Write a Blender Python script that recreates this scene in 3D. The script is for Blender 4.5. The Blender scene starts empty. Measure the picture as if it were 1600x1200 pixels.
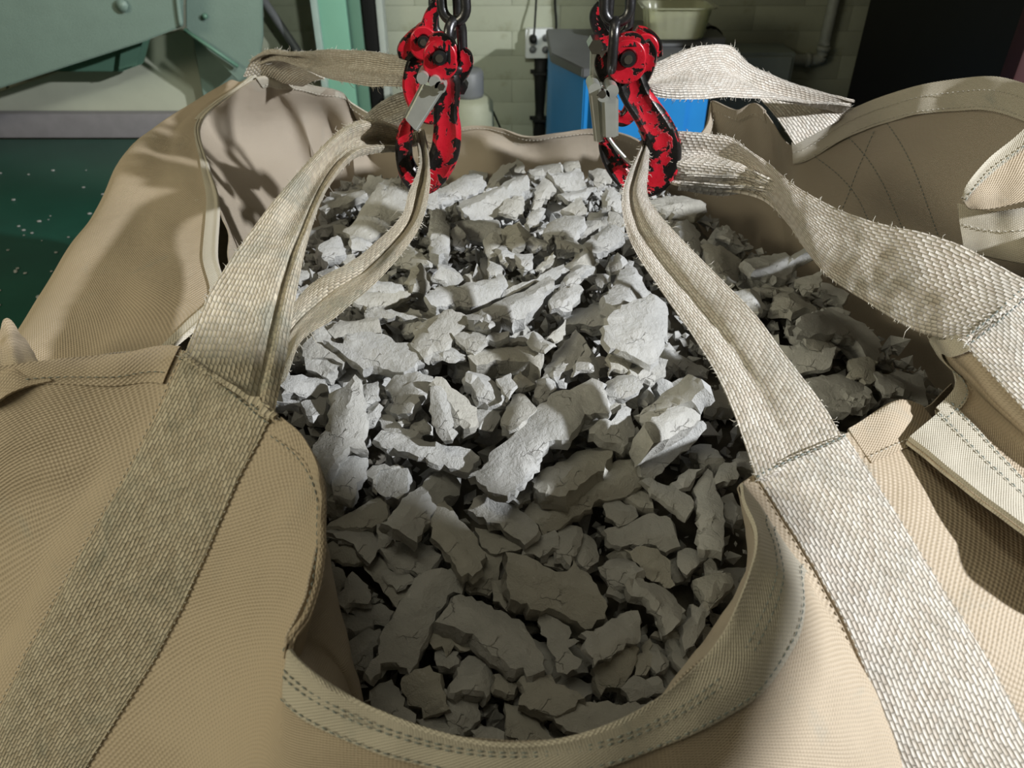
import bpy, bmesh, math, random
import numpy as np
from mathutils import Vector, Matrix
from mathutils.geometry import delaunay_2d_cdt

scn = bpy.context.scene
COL = scn.collection

# ---------------------------------------------------------------- camera, light, exposure
CAM_Z = 1.60
PITCH = math.radians(35.0)
S35, C35 = math.sin(PITCH), math.cos(PITCH)
FPX = 1200.0
cam_data = bpy.data.cameras.new('camera')
cam_data.sensor_width = 36.0
cam_data.lens = 27.0
cam_data.clip_start = 0.02
cam_data.dof.use_dof = True
cam_data.dof.focus_distance = 0.82
cam_data.dof.aperture_fstop = 9.0
cam = bpy.data.objects.new('camera', cam_data)
COL.objects.link(cam)
cam.location = (0, 0, CAM_Z)
cam.rotation_euler = (math.radians(90) - PITCH, 0, 0)
scn.camera = cam

world = bpy.data.worlds.new('hall_air')
scn.world = world
world.use_nodes = True
wbg = world.node_tree.nodes['Background']
wbg.inputs[0].default_value = (0.90, 0.80, 0.56, 1)
wbg.inputs[1].default_value = 0.075

def lamp(name, kind, loc, target, energy, color, **kw):
    d = bpy.data.lights.new(name, kind)
    d.energy = energy
    d.color = color
    for k, v in kw.items():
        setattr(d, k, v)
    o = bpy.data.objects.new(name, d)
    COL.objects.link(o)
    o.location = loc
    o.rotation_euler = (Vector(target) - Vector(loc)).to_track_quat('-Z', 'Y').to_euler()
    return o

# the bright work lamp of the hall, high up on the right, then three added fill lights
lamp('work_lamp', 'SPOT', (2.80, -0.50, 2.72), (0.15, 0.85, 1.1), 720, (0.96, 0.98, 1.0),
     spot_size=math.radians(70), spot_blend=0.35, shadow_soft_size=0.045)
lamp('top_fill', 'AREA', (-0.5, 0.2, 3.5), (-0.1, 0.7, 1.0), 8, (1.0, 0.93, 0.70),  # added soft fill from overhead, no such fitting seen
     shape='RECTANGLE', size=1.8, size_y=0.3)
lamp('side_fill', 'AREA', (-2.1, -0.2, 2.15), (-0.3, 0.8, 1.1), 25, (1.0, 0.93, 0.68),  # added warm fill for the left side of the bag, source invented
     shape='RECTANGLE', size=1.2, size_y=0.5)
lamp('wall_fill', 'SPOT', (0.05, 1.40, 1.95), (-0.85, 3.4, 1.36), 50, (0.93, 1.0, 0.9),  # added spot to brighten the back wall and machine, cone edge bounds the shade
     spot_size=math.radians(66), spot_blend=0.12, shadow_soft_size=0.05)

scn.view_settings.view_transform = 'Standard'
scn.view_settings.look = 'None'
scn.view_settings.exposure = 0.0
scn.view_settings.gamma = 1.0
scn.view_settings.use_curve_mapping = False

# ---------------------------------------------------------------- surveying helpers
def ray(px, py):
    a = (px - 800.0) / FPX
    t = (600.0 - py) / FPX
    return np.array([a, C35 + t * S35, -S35 + t * C35])
CP = np.array([0, 0, CAM_Z])
def D(px, py, zc, dz=0.0):
    p = CP + ray(px, py) * zc
    p[2] += dz
    return p
def VY(px, py, Y):            # point of a vertical plane at distance Y
    r = ray(px, py)
    return CP + r * (Y / r[1])
def HZ(px, py, Z):            # point of a level plane at height Z
    r = ray(px, py)
    return CP + r * ((Z - CAM_Z) / r[2])

# ---------------------------------------------------------------- object helpers
def tag(o, label=None, cat=None, group=None, kind=None):
    if label: o['label'] = label
    if cat: o['category'] = cat
    if group: o['group'] = group
    if kind: o['kind'] = kind
    return o
def empty(name, loc=(0, 0, 0), **kw):
    o = bpy.data.objects.new(name, None)
    o.empty_display_size = 0.05
    COL.objects.link(o)
    o.location = loc
    return tag(o, **kw)
def mobj(name, verts, faces, mat=None, parent=None, uv=None, smooth=True, sharp=None, origin=None, **kw):
    me = bpy.data.meshes.new(name)
    V = [tuple(map(float, v)) for v in verts]
    off = np.array([0., 0., 0.])
    if origin is not None: off = np.array(origin, float)
    if parent is not None: off = np.array(WLOC[parent.name])
    if np.any(off != 0): V = [(v[0] - off[0], v[1] - off[1], v[2] - off[2]) for v in V]
    me.from_pydata(V, [], [tuple(int(i) for i in f) for f in faces])
    me.update()
    if uv is not None:
        l = me.uv_layers.new(name='UVMap')
        n = len(me.loops)
        vi = np.empty(n, dtype=np.int32)
        me.loops.foreach_get('vertex_index', vi)
        l.data.foreach_set('uv', np.asarray(uv, dtype=np.float32)[vi].ravel())
    if smooth:
        me.shade_smooth()
        if sharp is not None: me.set_sharp_from_angle(angle=math.radians(sharp))
    o = bpy.data.objects.new(name, me)
    COL.objects.link(o)
    if mat is not None: me.materials.append(mat)
    if parent is not None:
        o.parent = parent
        WLOC[o.name] = tuple(off)
    elif origin is not None:
        o.location = tuple(origin)
        WLOC[o.name] = tuple(origin)
    else:
        WLOC[o.name] = (0., 0., 0.)
    return tag(o, **kw)
WLOC = {}
def root(name, loc, label, cat, group=None):
    o = empty(name, loc, label=label, cat=cat, group=group)
    WLOC[o.name] = tuple(loc)
    return o

def bm_obj(name, bm, mat, parent=None, smooth=True, sharp=35, origin=None, **kw):
    bm.verts.ensure_lookup_table()
    vs = [v.co[:] for v in bm.verts]
    fs = [[v.index for v in f.verts] for f in bm.faces]
    bm.free()
    return mobj(name, vs, fs, mat, parent, smooth=smooth, sharp=sharp, origin=origin, **kw)
def bx(bm, x0, x1, y0, y1, z0, z1, bev=0.0, mat4=None):
    r = bmesh.ops.create_cube(bm, size=1.0)
    vs = r['verts']
    for v in vs:
        v.co = Vector((x0 + (v.co.x + .5) * (x1 - x0), y0 + (v.co.y + .5) * (y1 - y0), z0 + (v.co.z + .5) * (z1 - z0)))
    if bev > 0:
        es = list({e for v in vs for e in v.link_edges})
        g = bmesh.ops.bevel(bm, geom=es, offset=bev, segments=2, affect='EDGES', profile=0.6)
        vs = list({v for f in g['faces'] for v in f.verts} | {v for v in vs if v.is_valid})
    if mat4 is not None:
        allv = set()
        st = [v for v in vs if v.is_valid]
        while st:
            v = st.pop()
            if v in allv: continue
            allv.add(v)
            st += [e.other_vert(v) for e in v.link_edges]
        for v in allv: v.co = mat4 @ v.co
    bm.verts.index_update()
    return vs
def sweep(path, rads, seg=10, closed=False, cap=True, up=(0, 0, 1), sec=None):
    """tube along path; rads is a list of (a, b) half axes; sec(theta)->(x,y) optional section"""
    P = np.asarray(path, float)
    n = len(P)
    T = np.zeros_like(P)
    for i in range(n):
        a = P[(i - 1) % n] if closed else P[max(i - 1, 0)]
        b = P[(i + 1) % n] if closed else P[min(i + 1, n - 1)]
        T[i] = b - a
        T[i] /= (np.linalg.norm(T[i]) + 1e-12)
    upv = np.asarray(up, float)
    vs, fs = [], []
    for i in range(n):
        s = np.cross(T[i], upv)
        if np.linalg.norm(s) < 1e-3: s = np.cross(T[i], np.array([1., 0.1, 0]))
        s /= np.linalg.norm(s)
        w = np.cross(s, T[i])
        r = rads[i] if isinstance(rads, (list, np.ndarray)) else rads
        if not hasattr(r, '__len__'): r = (r, r)
        for k in range(seg):
            th = 2 * math.pi * k / seg
            cx, cy = (math.cos(th), math.sin(th)) if sec is None else sec(th)
            vs.append(P[i] + s * cx * r[0] + w * cy * r[1])
    m = n if closed else n - 1
    for i in range(m):
        j = (i + 1) % n
        for k in range(seg):
            k2 = (k + 1) % seg
            fs.append((i * seg + k, i * seg + k2, j * seg + k2, j * seg + k))
    if cap and not closed:
        fs.append(tuple(range(seg))[::-1])
        fs.append(tuple((n - 1) * seg + k for k in range(seg)))
    fs = [tuple(f[::-1]) for f in fs]
    return vs, fs
def crom(pts, n):
    """Catmull-Rom resample of a polyline with n points"""
    P = np.asarray(pts, float)
    u = np.linspace(0, len(P) - 1, n)
    return crom_at(P, u)
def crom_at(P, u):
    m = len(P) - 1
    i = np.clip(np.floor(u).astype(int), 0, m - 1)
    t = (u - i)
    if P.ndim > 1: t = t.reshape((-1,) + (1,) * (P.ndim - 1))
    p0 = np.where((i > 0).reshape(t.shape) if P.ndim > 1 else i > 0, P[np.maximum(i - 1, 0)], 2 * P[i] - P[i + 1])
    p1, p2 = P[i], P[i + 1]
    last = (i + 2 <= m)
    p3 = np.where(last.reshape(t.shape) if P.ndim > 1 else last, P[np.minimum(i + 2, m)], 2 * P[i + 1] - P[i])
    return 0.5 * ((2 * p1) + (-p0 + p2) * t + (2 * p0 - 5 * p1 + 4 * p2 - p3) * t ** 2 + (-p0 + 3 * p1 - 3 * p2 + p3) * t ** 3)

class SineNoise:
    def __init__(s, seed, freq, n=14, aniso=(1, 1, 1)):
        r = np.random.RandomState(seed)
        k = r.normal(size=(n, 3)); k /= np.linalg.norm(k, axis=1)[:, None]
        s.k = k * (freq * (0.6 + 0.9 * r.rand(n)))[:, None] * 2 * math.pi * np.asarray(aniso)
        s.p = r.rand(n) * 2 * math.pi
        s.n = n
    def __call__(s, P):
        return np.sin(P @ s.k.T + s.p).sum(-1) / math.sqrt(s.n)

class Cloth:
    """a piece of cloth laid over a grid of surveyed points, with wrinkles"""
    def __init__(s, rows, seed=1, amp=0.003, freq=7, amp2=0.0008, freq2=28, side=1):
        s.C = np.array(rows, float)          # R x Cn x 3
        s.R, s.N = s.C.shape[:2]
        s.n1 = SineNoise(seed, freq); s.n2 = SineNoise(seed + 99, freq2)
        s.a1, s.a2, s.side = amp, amp2, side
    def base(s, U, V):
        rows = np.stack([crom_at(s.C[r], U) for r in range(s.R)], 0)    # R x n x 3
        out = np.empty((len(V), len(U), 3))
        for j in range(len(U)):
            out[:, j] = crom_at(rows[:, j], V)
        return out
    def at(s, U, V, off=0.0):
        U = np.asarray(U, float); V = np.asarray(V, float)
        e = 0.02
        P = s.base(U, V)
        Pu = s.base(np.clip(U + e, 0, s.N - 1), V) - s.base(np.clip(U - e, 0, s.N - 1), V)
        Pv = s.base(U, np.clip(V + e, 0, s.R - 1)) - s.base(U, np.clip(V - e, 0, s.R - 1))
        Nn = np.cross(Pu, Pv); L = np.linalg.norm(Nn, axis=-1, keepdims=True)
        Nn = Nn / np.maximum(L, 1e-12) * s.side
        d = s.a1 * s.n1(P) + s.a2 * s.n2(P)
        if np.ndim(off): off = np.asarray(off)
        return P + Nn * (d + off)[..., None], Nn
def grid_obj(name, P, N, thick, mat, parent, swap=False, uvs=1.0, **kw):
    R, C = P.shape[:2]
    dv = np.linalg.norm(np.diff(P, axis=0), axis=-1).mean(1); vv = np.concatenate([[0], np.cumsum(dv)])
    du = np.linalg.norm(np.diff(P, axis=1), axis=-1)
    uu = np.concatenate([np.zeros((R, 1)), np.cumsum(du, 1)], 1)
    uu = uu - uu[:, C // 2:C // 2 + 1]
    uv = np.stack([uu, np.repeat(vv[:, None], C, 1)], -1).reshape(-1, 2) * uvs
    top = P.reshape(-1, 3); bot = (P - N * thick).reshape(-1, 3)
    idx = np.arange(R * C).reshape(R, C)
    a, b, c, d = idx[:-1, :-1].ravel(), idx[:-1, 1:].ravel(), idx[1:, 1:].ravel(), idx[1:, :-1].ravel()
    F = np.stack([a, b, c, d], 1)
    M = R * C
    faces = F.tolist() + (F[:, ::-1] + M).tolist()
    def rim(line):
        for i in range(len(line) - 1):
            faces.append((line[i + 1], line[i], line[i] + M, line[i + 1] + M))
    rim(list(idx[0])); rim(list(idx[:, -1])); rim(list(idx[-1][::-1])); rim(list(idx[:, 0][::-1]))
    return mobj(name, np.concatenate([top, bot]), faces, mat, parent, uv=np.concatenate([uv, uv]), sharp=50, **kw)

# ---------------------------------------------------------------- materials
def mat_new(name):
    m = bpy.data.materials.new(name); m.use_nodes = True
    nt = m.node_tree; b = nt.nodes['Principled BSDF']
    return m, nt, b
class NB:
    def __init__(s, nt): s.nt = nt
    def n(s, t, **kw):
        o = s.nt.nodes.new(t)
        for k, v in kw.items(): setattr(o, k, v)
        return o
    def l(s, a, b): s.nt.links.new(a, b)
    def m(s, op, a, b=None, c=None, clamp=False):
        o = s.nt.nodes.new('ShaderNodeMath'); o.operation = op; o.use_clamp = clamp
        for i, v in enumerate((a, b, c)):
            if v is None: continue
            if isinstance(v, (int, float)): o.inputs[i].default_value = v
            else: s.nt.links.new(v, o.inputs[i])
        return o.outputs[0]
    def mix(s, f, a, b):
        o = s.nt.nodes.new('ShaderNodeMix'); o.data_type = 'RGBA'
        for sock, v in ((o.inputs[0], f), (o.inputs[6], a), (o.inputs[7], b)):
            if isinstance(v, (int, float)): sock.default_value = v
            elif isinstance(v, tuple): sock.default_value = v if len(v) == 4 else (*v, 1)
            else: s.nt.links.new(v, sock)
        return o.outputs[2]
    def noise(s, vec, scale, detail=3, rough=0.55, dist=0.0):
        o = s.nt.nodes.new('ShaderNodeTexNoise')
        o.inputs['Scale'].default_value = scale; o.inputs['Detail'].default_value = detail
        o.inputs['Roughness'].default_value = rough; o.inputs['Distortion'].default_value = dist
        if vec is not None: s.nt.links.new(vec, o.inputs['Vector'])
        return o.outputs['Fac']
    def ramp(s, f, lo, hi):
        o = s.nt.nodes.new('ShaderNodeMapRange'); o.interpolation_type = 'SMOOTHSTEP'
        o.inputs['From Min'].default_value = lo; o.inputs['From Max'].default_value = hi
        s.nt.links.new(f, o.inputs['Value'])
        return o.outputs[0]
    def bump(s, h, dist, strength=1.0, prev=None):
        o = s.nt.nodes.new('ShaderNodeBump')
        o.inputs['Distance'].default_value = dist; o.inputs['Strength'].default_value = strength
        s.nt.links.new(h, o.inputs['Height'])
        if prev is not None: s.nt.links.new(prev, o.inputs['Normal'])
        return o.outputs[0]

def plain(name, col, rough=0.5, metal=0.0, spec=0.5, var=0.12, vscale=20, bump=0.0, bscale=120, col2=None, thr=(0.45, 0.65)):
    m, nt, b = mat_new(name); k = NB(nt)
    tc = k.n('ShaderNodeTexCoord').outputs['Object']
    f = k.noise(tc, vscale, 5, 0.6)
    dark = tuple(c * (1 - var * 2) for c in col)
    base = k.mix(f, dark, tuple(min(1, c * (1 + var)) for c in col))
    if col2 is not None:
        g = k.ramp(k.noise(tc, vscale * 1.7, 6, 0.65), *thr)
        base = k.mix(g, base, col2)
    k.l(base, b.inputs['Base Color'])
    b.inputs['Roughness'].default_value = rough; b.inputs['Metallic'].default_value = metal
    b.inputs['Specular IOR Level'].default_value = spec
    if bump > 0: k.l(k.bump(k.noise(tc, bscale, 4, 0.6), bump), b.inputs['Normal'])
    return m

def fabric_mat(name, col, col2, stain=(0.30, 0.33, 0.30), pitch=0.0026, sheen=0.35, stain_amt=0.35):
    m, nt, b = mat_new(name); k = NB(nt)
    uv = k.n('ShaderNodeTexCoord'); sp = k.n('ShaderNodeSeparateXYZ'); k.l(uv.outputs['UV'], sp.inputs[0])
    wob = k.noise(uv.outputs['Object'], 9, 2)
    u = k.m('ADD', k.m('MULTIPLY', sp.outputs[0], math.pi / pitch), k.m('MULTIPLY', wob, 3.0))
    v = k.m('ADD', k.m('MULTIPLY', sp.outputs[1], math.pi / (pitch * 0.62)), k.m('MULTIPLY', wob, 2.0))
    su = k.m('SINE', u); sv = k.m('SINE', v)
    pr = k.m('MULTIPLY', su, sv)
    h = k.m('ADD', k.m('MULTIPLY', pr, 0.5), 0.5)
    big = k.noise(uv.outputs['Object'], 5, 4)
    base = k.mix(big, col, col2)
    gap = k.m('MULTIPLY', k.ramp(h, 0.35, 0.0), 0.45)
    base = k.mix(gap, base, tuple(c * 0.45 for c in col))
    st = k.m('MULTIPLY', k.ramp(k.noise(uv.outputs['Object'], 14, 6, 0.7, 0.6), 0.56, 0.78), stain_amt)
    base = k.mix(st, base, stain)
    k.l(base, b.inputs['Base Color'])
    rr = k.m('ADD', 0.42, k.m('MULTIPLY', big, 0.3)); k.l(rr, b.inputs['Roughness'])
    b.inputs['Specular IOR Level'].default_value = sheen
    fine = k.noise(uv.outputs['Object'], 45, 4)
    n1 = k.bump(fine, 0.0012)
    n2 = k.bump(h, 0.0006, 1.0, n1)
    k.l(n2, b.inputs['Normal'])
    return m

def web_mat(name, col, col2, dirt=(0.22, 0.23, 0.20), dirt_amt=0.4, pw=0.0033, pl=0.0078):
    m, nt, b = mat_new(name); k = NB(nt)
    uv = k.n('ShaderNodeTexCoord'); sp = k.n('ShaderNodeSeparateXYZ'); k.l(uv.outputs['UV'], sp.inputs[0])
    ob = uv.outputs['Object']
    wob = k.m('MULTIPLY', k.m('SUBTRACT', k.noise(ob, 60, 2), 0.5), 0.0022)
    u = k.m('DIVIDE', k.m('ADD', sp.outputs[0], k.m('ADD', wob, 0.5)), pw)
    col_i = k.m('FLOOR', u); fu = k.m('FRACT', u)
    zig = k.m('PINGPONG', col_i, 9.0)
    vv = k.m('ADD', k.m('DIVIDE', k.m('ADD', sp.outputs[1], wob), pl), k.m('MULTIPLY', zig, 0.36))
    fv = k.m('FRACT', vv)
    rnd = k.n('ShaderNodeTexWhiteNoise'); rnd.noise_dimensions = '2D'
    cb = k.n('ShaderNodeCombineXYZ'); k.l(col_i, cb.inputs[0]); k.l(k.m('FLOOR', vv), cb.inputs[1]); k.l(cb.outputs[0], rnd.inputs['Vector'])
    hu = k.m('SINE', k.m('MULTIPLY', fu, math.pi)); hv = k.m('POWER', k.m('SINE', k.m('MULTIPLY', fv, math.pi)), 0.5)
    h = k.m('MULTIPLY', k.m('POWER', hu, 0.7), hv)
    strand = k.m('SINE', k.m('ADD', k.m('MULTIPLY', sp.outputs[0], 2 * math.pi / 0.0007), k.m('MULTIPLY', sp.outputs[1], 900)))
    base = k.mix(rnd.outputs['Value'], col, col2)
    base = k.mix(k.m('MULTIPLY', k.ramp(h, 0.55, 0.05), 0.62), base, (0.26, 0.24, 0.20))
    d = k.m('MULTIPLY', k.ramp(k.noise(ob, 11, 7, 0.75, 0.9), 0.44, 0.70), dirt_amt)
    base = k.mix(d, base, dirt)
    k.l(base, b.inputs['Base Color'])
    b.inputs['Roughness'].default_value = 0.55; b.inputs['Specular IOR Level'].default_value = 0.35
    h2 = k.m('ADD', h, k.m('MULTIPLY', strand, 0.06))
    n1 = k.bump(k.noise(ob, 260, 3), 0.0006)
    k.l(k.bump(h2, 0.0014, 1.0, n1), b.inputs['Normal'])
    return m

def clay_mat(name):
    m, nt, b = mat_new(name); k = NB(nt)
    tc = k.n('ShaderNodeTexCoord'); ob = tc.outputs['Object']
    oi = k.n('ShaderNodeObjectInfo')
    n1 = k.noise(ob, 16, 5, 0.6); n2 = k.noise(ob, 120, 5, 0.7); n3 = k.noise(ob, 55, 6, 0.75, 0.5)
    base = k.mix(n1, (0.37, 0.38, 0.38), (0.585, 0.58, 0.56))
    base = k.mix(k.m('MULTIPLY', k.ramp(oi.outputs['Random'], 0.45, 1.0), 0.6), base, (0.42, 0.40, 0.335))
    base = k.mix(k.m('MULTIPLY', k.ramp(n3, 0.57, 0.75), 0.4), base, (0.27, 0.275, 0.265))
    base = k.mix(k.m('MULTIPLY', k.ramp(n2, 0.60, 0.72), 0.5), base, (0.74, 0.74, 0.73))
    # cracks
    vo = k.n('ShaderNodeTexVoronoi'); vo.feature = 'DISTANCE_TO_EDGE'; vo.inputs['Scale'].default_value = 38
    va = k.n('ShaderNodeVectorMath'); va.operation = 'ADD'
    nc = k.n('ShaderNodeTexNoise'); nc.inputs['Scale'].default_value = 45; nc.inputs['Detail'].default_value = 4
    k.l(ob, nc.inputs['Vector'])
    sc = k.n('ShaderNodeVectorMath'); sc.operation = 'SCALE'; sc.inputs['Scale'].default_value = 0.03; k.l(nc.outputs['Color'], sc.inputs[0])
    k.l(ob, va.inputs[0]); k.l(sc.outputs[0], va.inputs[1]); k.l(va.outputs[0], vo.inputs['Vector'])
    crack = k.ramp(vo.outputs['Distance'], 0.028, 0.0)
    mask = k.ramp(k.noise(ob, 19, 3), 0.57, 0.66)
    ck = k.m('MULTIPLY', crack, mask)
    base = k.mix(k.m('MULTIPLY', ck, 0.5), base, (0.14, 0.13, 0.115))
    k.l(base, b.inputs['Base Color'])
    b.inputs['Roughness'].default_value = 0.88; b.inputs['Specular IOR Level'].default_value = 0.25
    b1 = k.bump(n3, 0.0042, 0.9)
    b2 = k.bump(n2, 0.0015, 1.0, b1)
    b3 = k.bump(k.m('SUBTRACT', 1.0, ck), 0.0022, 0.8, b2)
    k.l(b3, b.inputs['Normal'])
    return m

def worn_red(name):
    m, nt, b = mat_new(name); k = NB(nt)
    tc = k.n('ShaderNodeTexCoord'); ob = tc.outputs['Object']
    geo = k.n('ShaderNodeNewGeometry')
    pt = geo.outputs['Pointiness']
    n1 = k.noise(ob, 34, 6, 0.68, 0.9); n2 = k.noise(ob, 160, 4, 0.6)
    mask = k.m('ADD', k.m('MULTIPLY', k.m('SUBTRACT', pt, 0.5), 1.5), k.m('ADD', k.m('MULTIPLY', n1, 1.0), k.m('MULTIPLY', n2, 0.2)))
    f = k.ramp(mask, 0.605, 0.63)
    base = k.mix(n2, (0.36, 0.007, 0.016), (0.55, 0.012, 0.028))
    blk = k.mix(n2, (0.012, 0.011, 0.011), (0.05, 0.046, 0.044))
    k.l(k.mix(f, base, blk), b.inputs['Base Color'])
    k.l(k.m('MULTIPLY', f, 0.75), b.inputs['Metallic'])
    k.l(k.m('ADD', 0.20, k.m('MULTIPLY', n2, 0.18)), b.inputs['Roughness'])
    k.l(k.bump(k.m('ADD', k.m('MULTIPLY', f, -1.0), k.m('MULTIPLY', n2, 0.5)), 0.0005), b.inputs['Normal'])
    return m

M = {
 'fabric': fabric_mat('bag_fabric', (0.46, 0.37, 0.265), (0.54, 0.45, 0.335)),
 'lining': fabric_mat('bag_lining', (0.40, 0.335, 0.26), (0.48, 0.415, 0.33), pitch=0.0016, stain_amt=0.25, sheen=0.5),
 'hem': fabric_mat('hem_fabric', (0.55, 0.505, 0.41), (0.64, 0.59, 0.49), pitch=0.0019, stain_amt=0.6),
 'web': web_mat('webbing', (0.62, 0.55, 0.47), (0.80, 0.75, 0.68)),
 'web_dirty': web_mat('webbing_dusty', (0.50, 0.43, 0.32), (0.68, 0.61, 0.48), dirt=(0.24, 0.26, 0.22), dirt_amt=0.6),
 'web_grey': web_mat('webbing_frayed', (0.50, 0.46, 0.40), (0.74, 0.70, 0.63), dirt=(0.14, 0.14, 0.13), dirt_amt=0.7),
 'thread': plain('thread_pale', (0.60, 0.57, 0.50), 0.6),
 'thread_blue': plain('thread_grey_green', (0.22, 0.26, 0.25), 0.7),
 'clay': clay_mat('dry_clay'),
 'clay_gap_shade': plain('clay_bed', (0.13, 0.12, 0.10), 0.95, bump=0.003, bscale=60),  # clay darkened in colour to stand for shade deep in the gaps
 'red': worn_red('worn_red_paint'),
 'steel': plain('chain_steel', (0.10, 0.10, 0.105), 0.32, 0.9, var=0.25, vscale=90, bump=0.0003, bscale=200),
 'zinc': plain('zinc_plate', (0.56, 0.58, 0.54), 0.28, 0.55, var=0.12, vscale=60),
 'bolt': plain('bright_bolt', (0.62, 0.62, 0.62), 0.22, 1.0),
}
# ================================================================ THE SETTING
M['wall'] = plain('wall_paint', (0.36, 0.38, 0.29), 0.75, var=0.14, vscale=3, bump=0.001, bscale=80, col2=(0.22, 0.23, 0.15), thr=(0.50, 0.75))
M['mortar'] = plain('wall_joint', (0.33, 0.345, 0.265), 0.9, vscale=30)
M['side_wall'] = plain('side_wall_paint', (0.10, 0.11, 0.09), 0.9, vscale=3)
M['floor'] = plain('floor_concrete', (0.06, 0.075, 0.065), 0.6, vscale=4)
M['green'] = plain('hammered_green', (0.19, 0.265, 0.23), 0.42, var=0.08, vscale=14, bump=0.0012, bscale=220)
M['green_post'] = plain('post_green', (0.20, 0.42, 0.31), 0.45, var=0.05, vscale=8)
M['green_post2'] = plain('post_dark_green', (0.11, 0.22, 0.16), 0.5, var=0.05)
M['deck'] = plain('deck_green', (0.012, 0.085, 0.058), 0.35, var=0.2, vscale=5, spec=0.25)
M['tan'] = plain('tan_plate', (0.50, 0.52, 0.42), 0.5, var=0.10, vscale=6, col2=(0.40, 0.38, 0.30), thr=(0.6, 0.8))
M['flange'] = plain('grey_mauve_edge', (0.24, 0.225, 0.24), 0.5)
M['blue'] = plain('blue_paint', (0.02, 0.26, 0.68), 0.4, var=0.05)
M['grey'] = plain('grey_steel', (0.13, 0.135, 0.14), 0.5, var=0.1)
M['black'] = plain('black_plastic', (0.007, 0.007, 0.006), 0.65, spec=0.3)
M['white'] = plain('white_plastic', (0.66, 0.68, 0.68), 0.4, var=0.03)
M['ivory'] = plain('ivory', (0.28, 0.29, 0.21), 0.6)

YW = 3.4
bm = bmesh.new(); bx(bm, -3.4, 3.4, -2.6, YW + .3, -0.1, 0.0)
bm_obj('floor', bm, M['floor'], smooth=False, kind='structure')
bm = bmesh.new(); bx(bm, -3.4, 3.4, YW + 0.012, YW + 0.25, 0.0, 3.6)
wall = bm_obj('wall_back', bm, M['mortar'], smooth=False, kind='structure')
bm = bmesh.new(); bx(bm, -3.6, -3.4, -2.6, YW + .25, 0.0, 3.6)
bm_obj('wall_left', bm, M['side_wall'], smooth=False, kind='structure')
bm = bmesh.new(); bx(bm, 3.4, 3.6, -2.6, YW + .25, 0.0, 3.6)
bm_obj('wall_right', bm, M['side_wall'], smooth=False, kind='structure')
# painted blocks of the back wall, courses of 0.19 m seen through paint
BL, BH = 0.39, 0.094
bm = bmesh.new(); bx(bm, -BL / 2 + .0006, BL / 2 - .0006, 0, 0.03, -BH / 2 + .0004, BH / 2 - .0004, 0.0006)
bmv = [v.co[:] for v in bm.verts]; bmf = [[v.index for v in f.verts] for f in bm.faces]; bm.free()
bme = bpy.data.meshes.new('brick'); bme.from_pydata(bmv, [], bmf); bme.materials.append(M['wall']); bme.shade_smooth(); bme.set_sharp_from_angle(angle=0.6)
rg = random.Random(4)
zlo, zhi = 0.42, 1.46
for r in range(11):
    for c in range(14):
        x = -1.95 + (c + (0.5 if r % 2 else 0)) * BL
        o = bpy.data.objects.new('brick', bme); COL.objects.link(o); o.parent = wall
        o.location = (x, YW - 0.016 + rg.uniform(-.0006, .0006), zlo + r * BH + BH / 2)
# the plain painted parts of the wall outside the seen courses
bm = bmesh.new(); bx(bm, -3.4, 3.4, YW - 0.012, YW + .01, 0, zlo); bx(bm, -3.4, 3.4, YW - 0.012, YW + .01, zlo + 11 * BH, 3.6)
bx(bm, -3.4, -2.146, YW - 0.012, YW + .01, zlo, zlo + 11 * BH); 
mobj('render_coat', [v.co[:] for v in bm.verts], [[v.index for v in f.verts] for f in bm.faces], M['wall'], wall, smooth=False); bm.free()

def pts_box(name, x0, x1, y0, y1, z0, z1, mat, parent=None, bev=0.004, **kw):
    bm = bmesh.new()
    bx(bm, x0, x1, y0, y1, z0, z1, bev)
    return bm_obj(name, bm, mat, parent, **kw)

# ---- socket with plug, conduit, cables
Ys = YW - 0.018
a = VY(821, 46, Ys - .05); c = VY(864, 92, Ys - .05)
cx, cz = (a[0] + c[0]) / 2, (a[2] + c[2]) / 2; hw, hh = (c[0] - a[0]) / 2, (a[2] - c[2]) / 2
so = root('wall_socket', (cx, Ys, cz), 'white square four-way wall socket above the black conduit', 'socket')
pts_box('housing', cx - hw, cx + hw, Ys - .045, Ys - .002, cz - hh, cz + hh, M['white'], so, 0.006)
for i, (sx, sz) in enumerate(((-1, 1), (1, 1), (-1, -1), (1, -1))):
    ox, oz = cx + sx * hw * .45, cz + sz * hh * .40
    th = np.linspace(0, 2 * math.pi, 25)[:-1]
    ring = [(ox + .0165 * math.cos(t), Ys - .046, oz + .0165 * math.sin(t)) for t in th]
    v, f = sweep(ring, .0022, 6, closed=True, up=(0, 1, 0))
    o = mobj('outlet', v, f, M['white'], so)
    vs, fs = sweep([(ox, Ys - .0462, oz), (ox, Ys - .044, oz)], .0145, 16)
    mobj('outlet_recess', vs, fs, M['grey'], o)
ox, oz = cx - hw * .45, cz + hh * .40
pl = root('power_plug', (ox, Ys - .05, oz), 'black round plug with its cable, in the upper left outlet', 'plug')
v, f = sweep(crom([(ox, Ys - .048, oz), (ox, Ys - .075, oz), (ox, Ys - .085, oz + .012)], 8), [(.016, .016)] * 5 + [(.012, .012)] * 2 + [(.005, .005)], 12)
mobj('plug_body', v, f, M['black'], pl)
v, f = sweep(crom([(ox, Ys - .083, oz), (ox + .006, Ys - .07, oz + .07), (ox + .012, Ys - .02, oz + .25), (ox + .006, Ys - .02, oz + .8), (ox, Ys - .02, 2.6)], 40), .0042, 8)
mobj('plug_cable', v, f, M['black'], pl)

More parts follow.
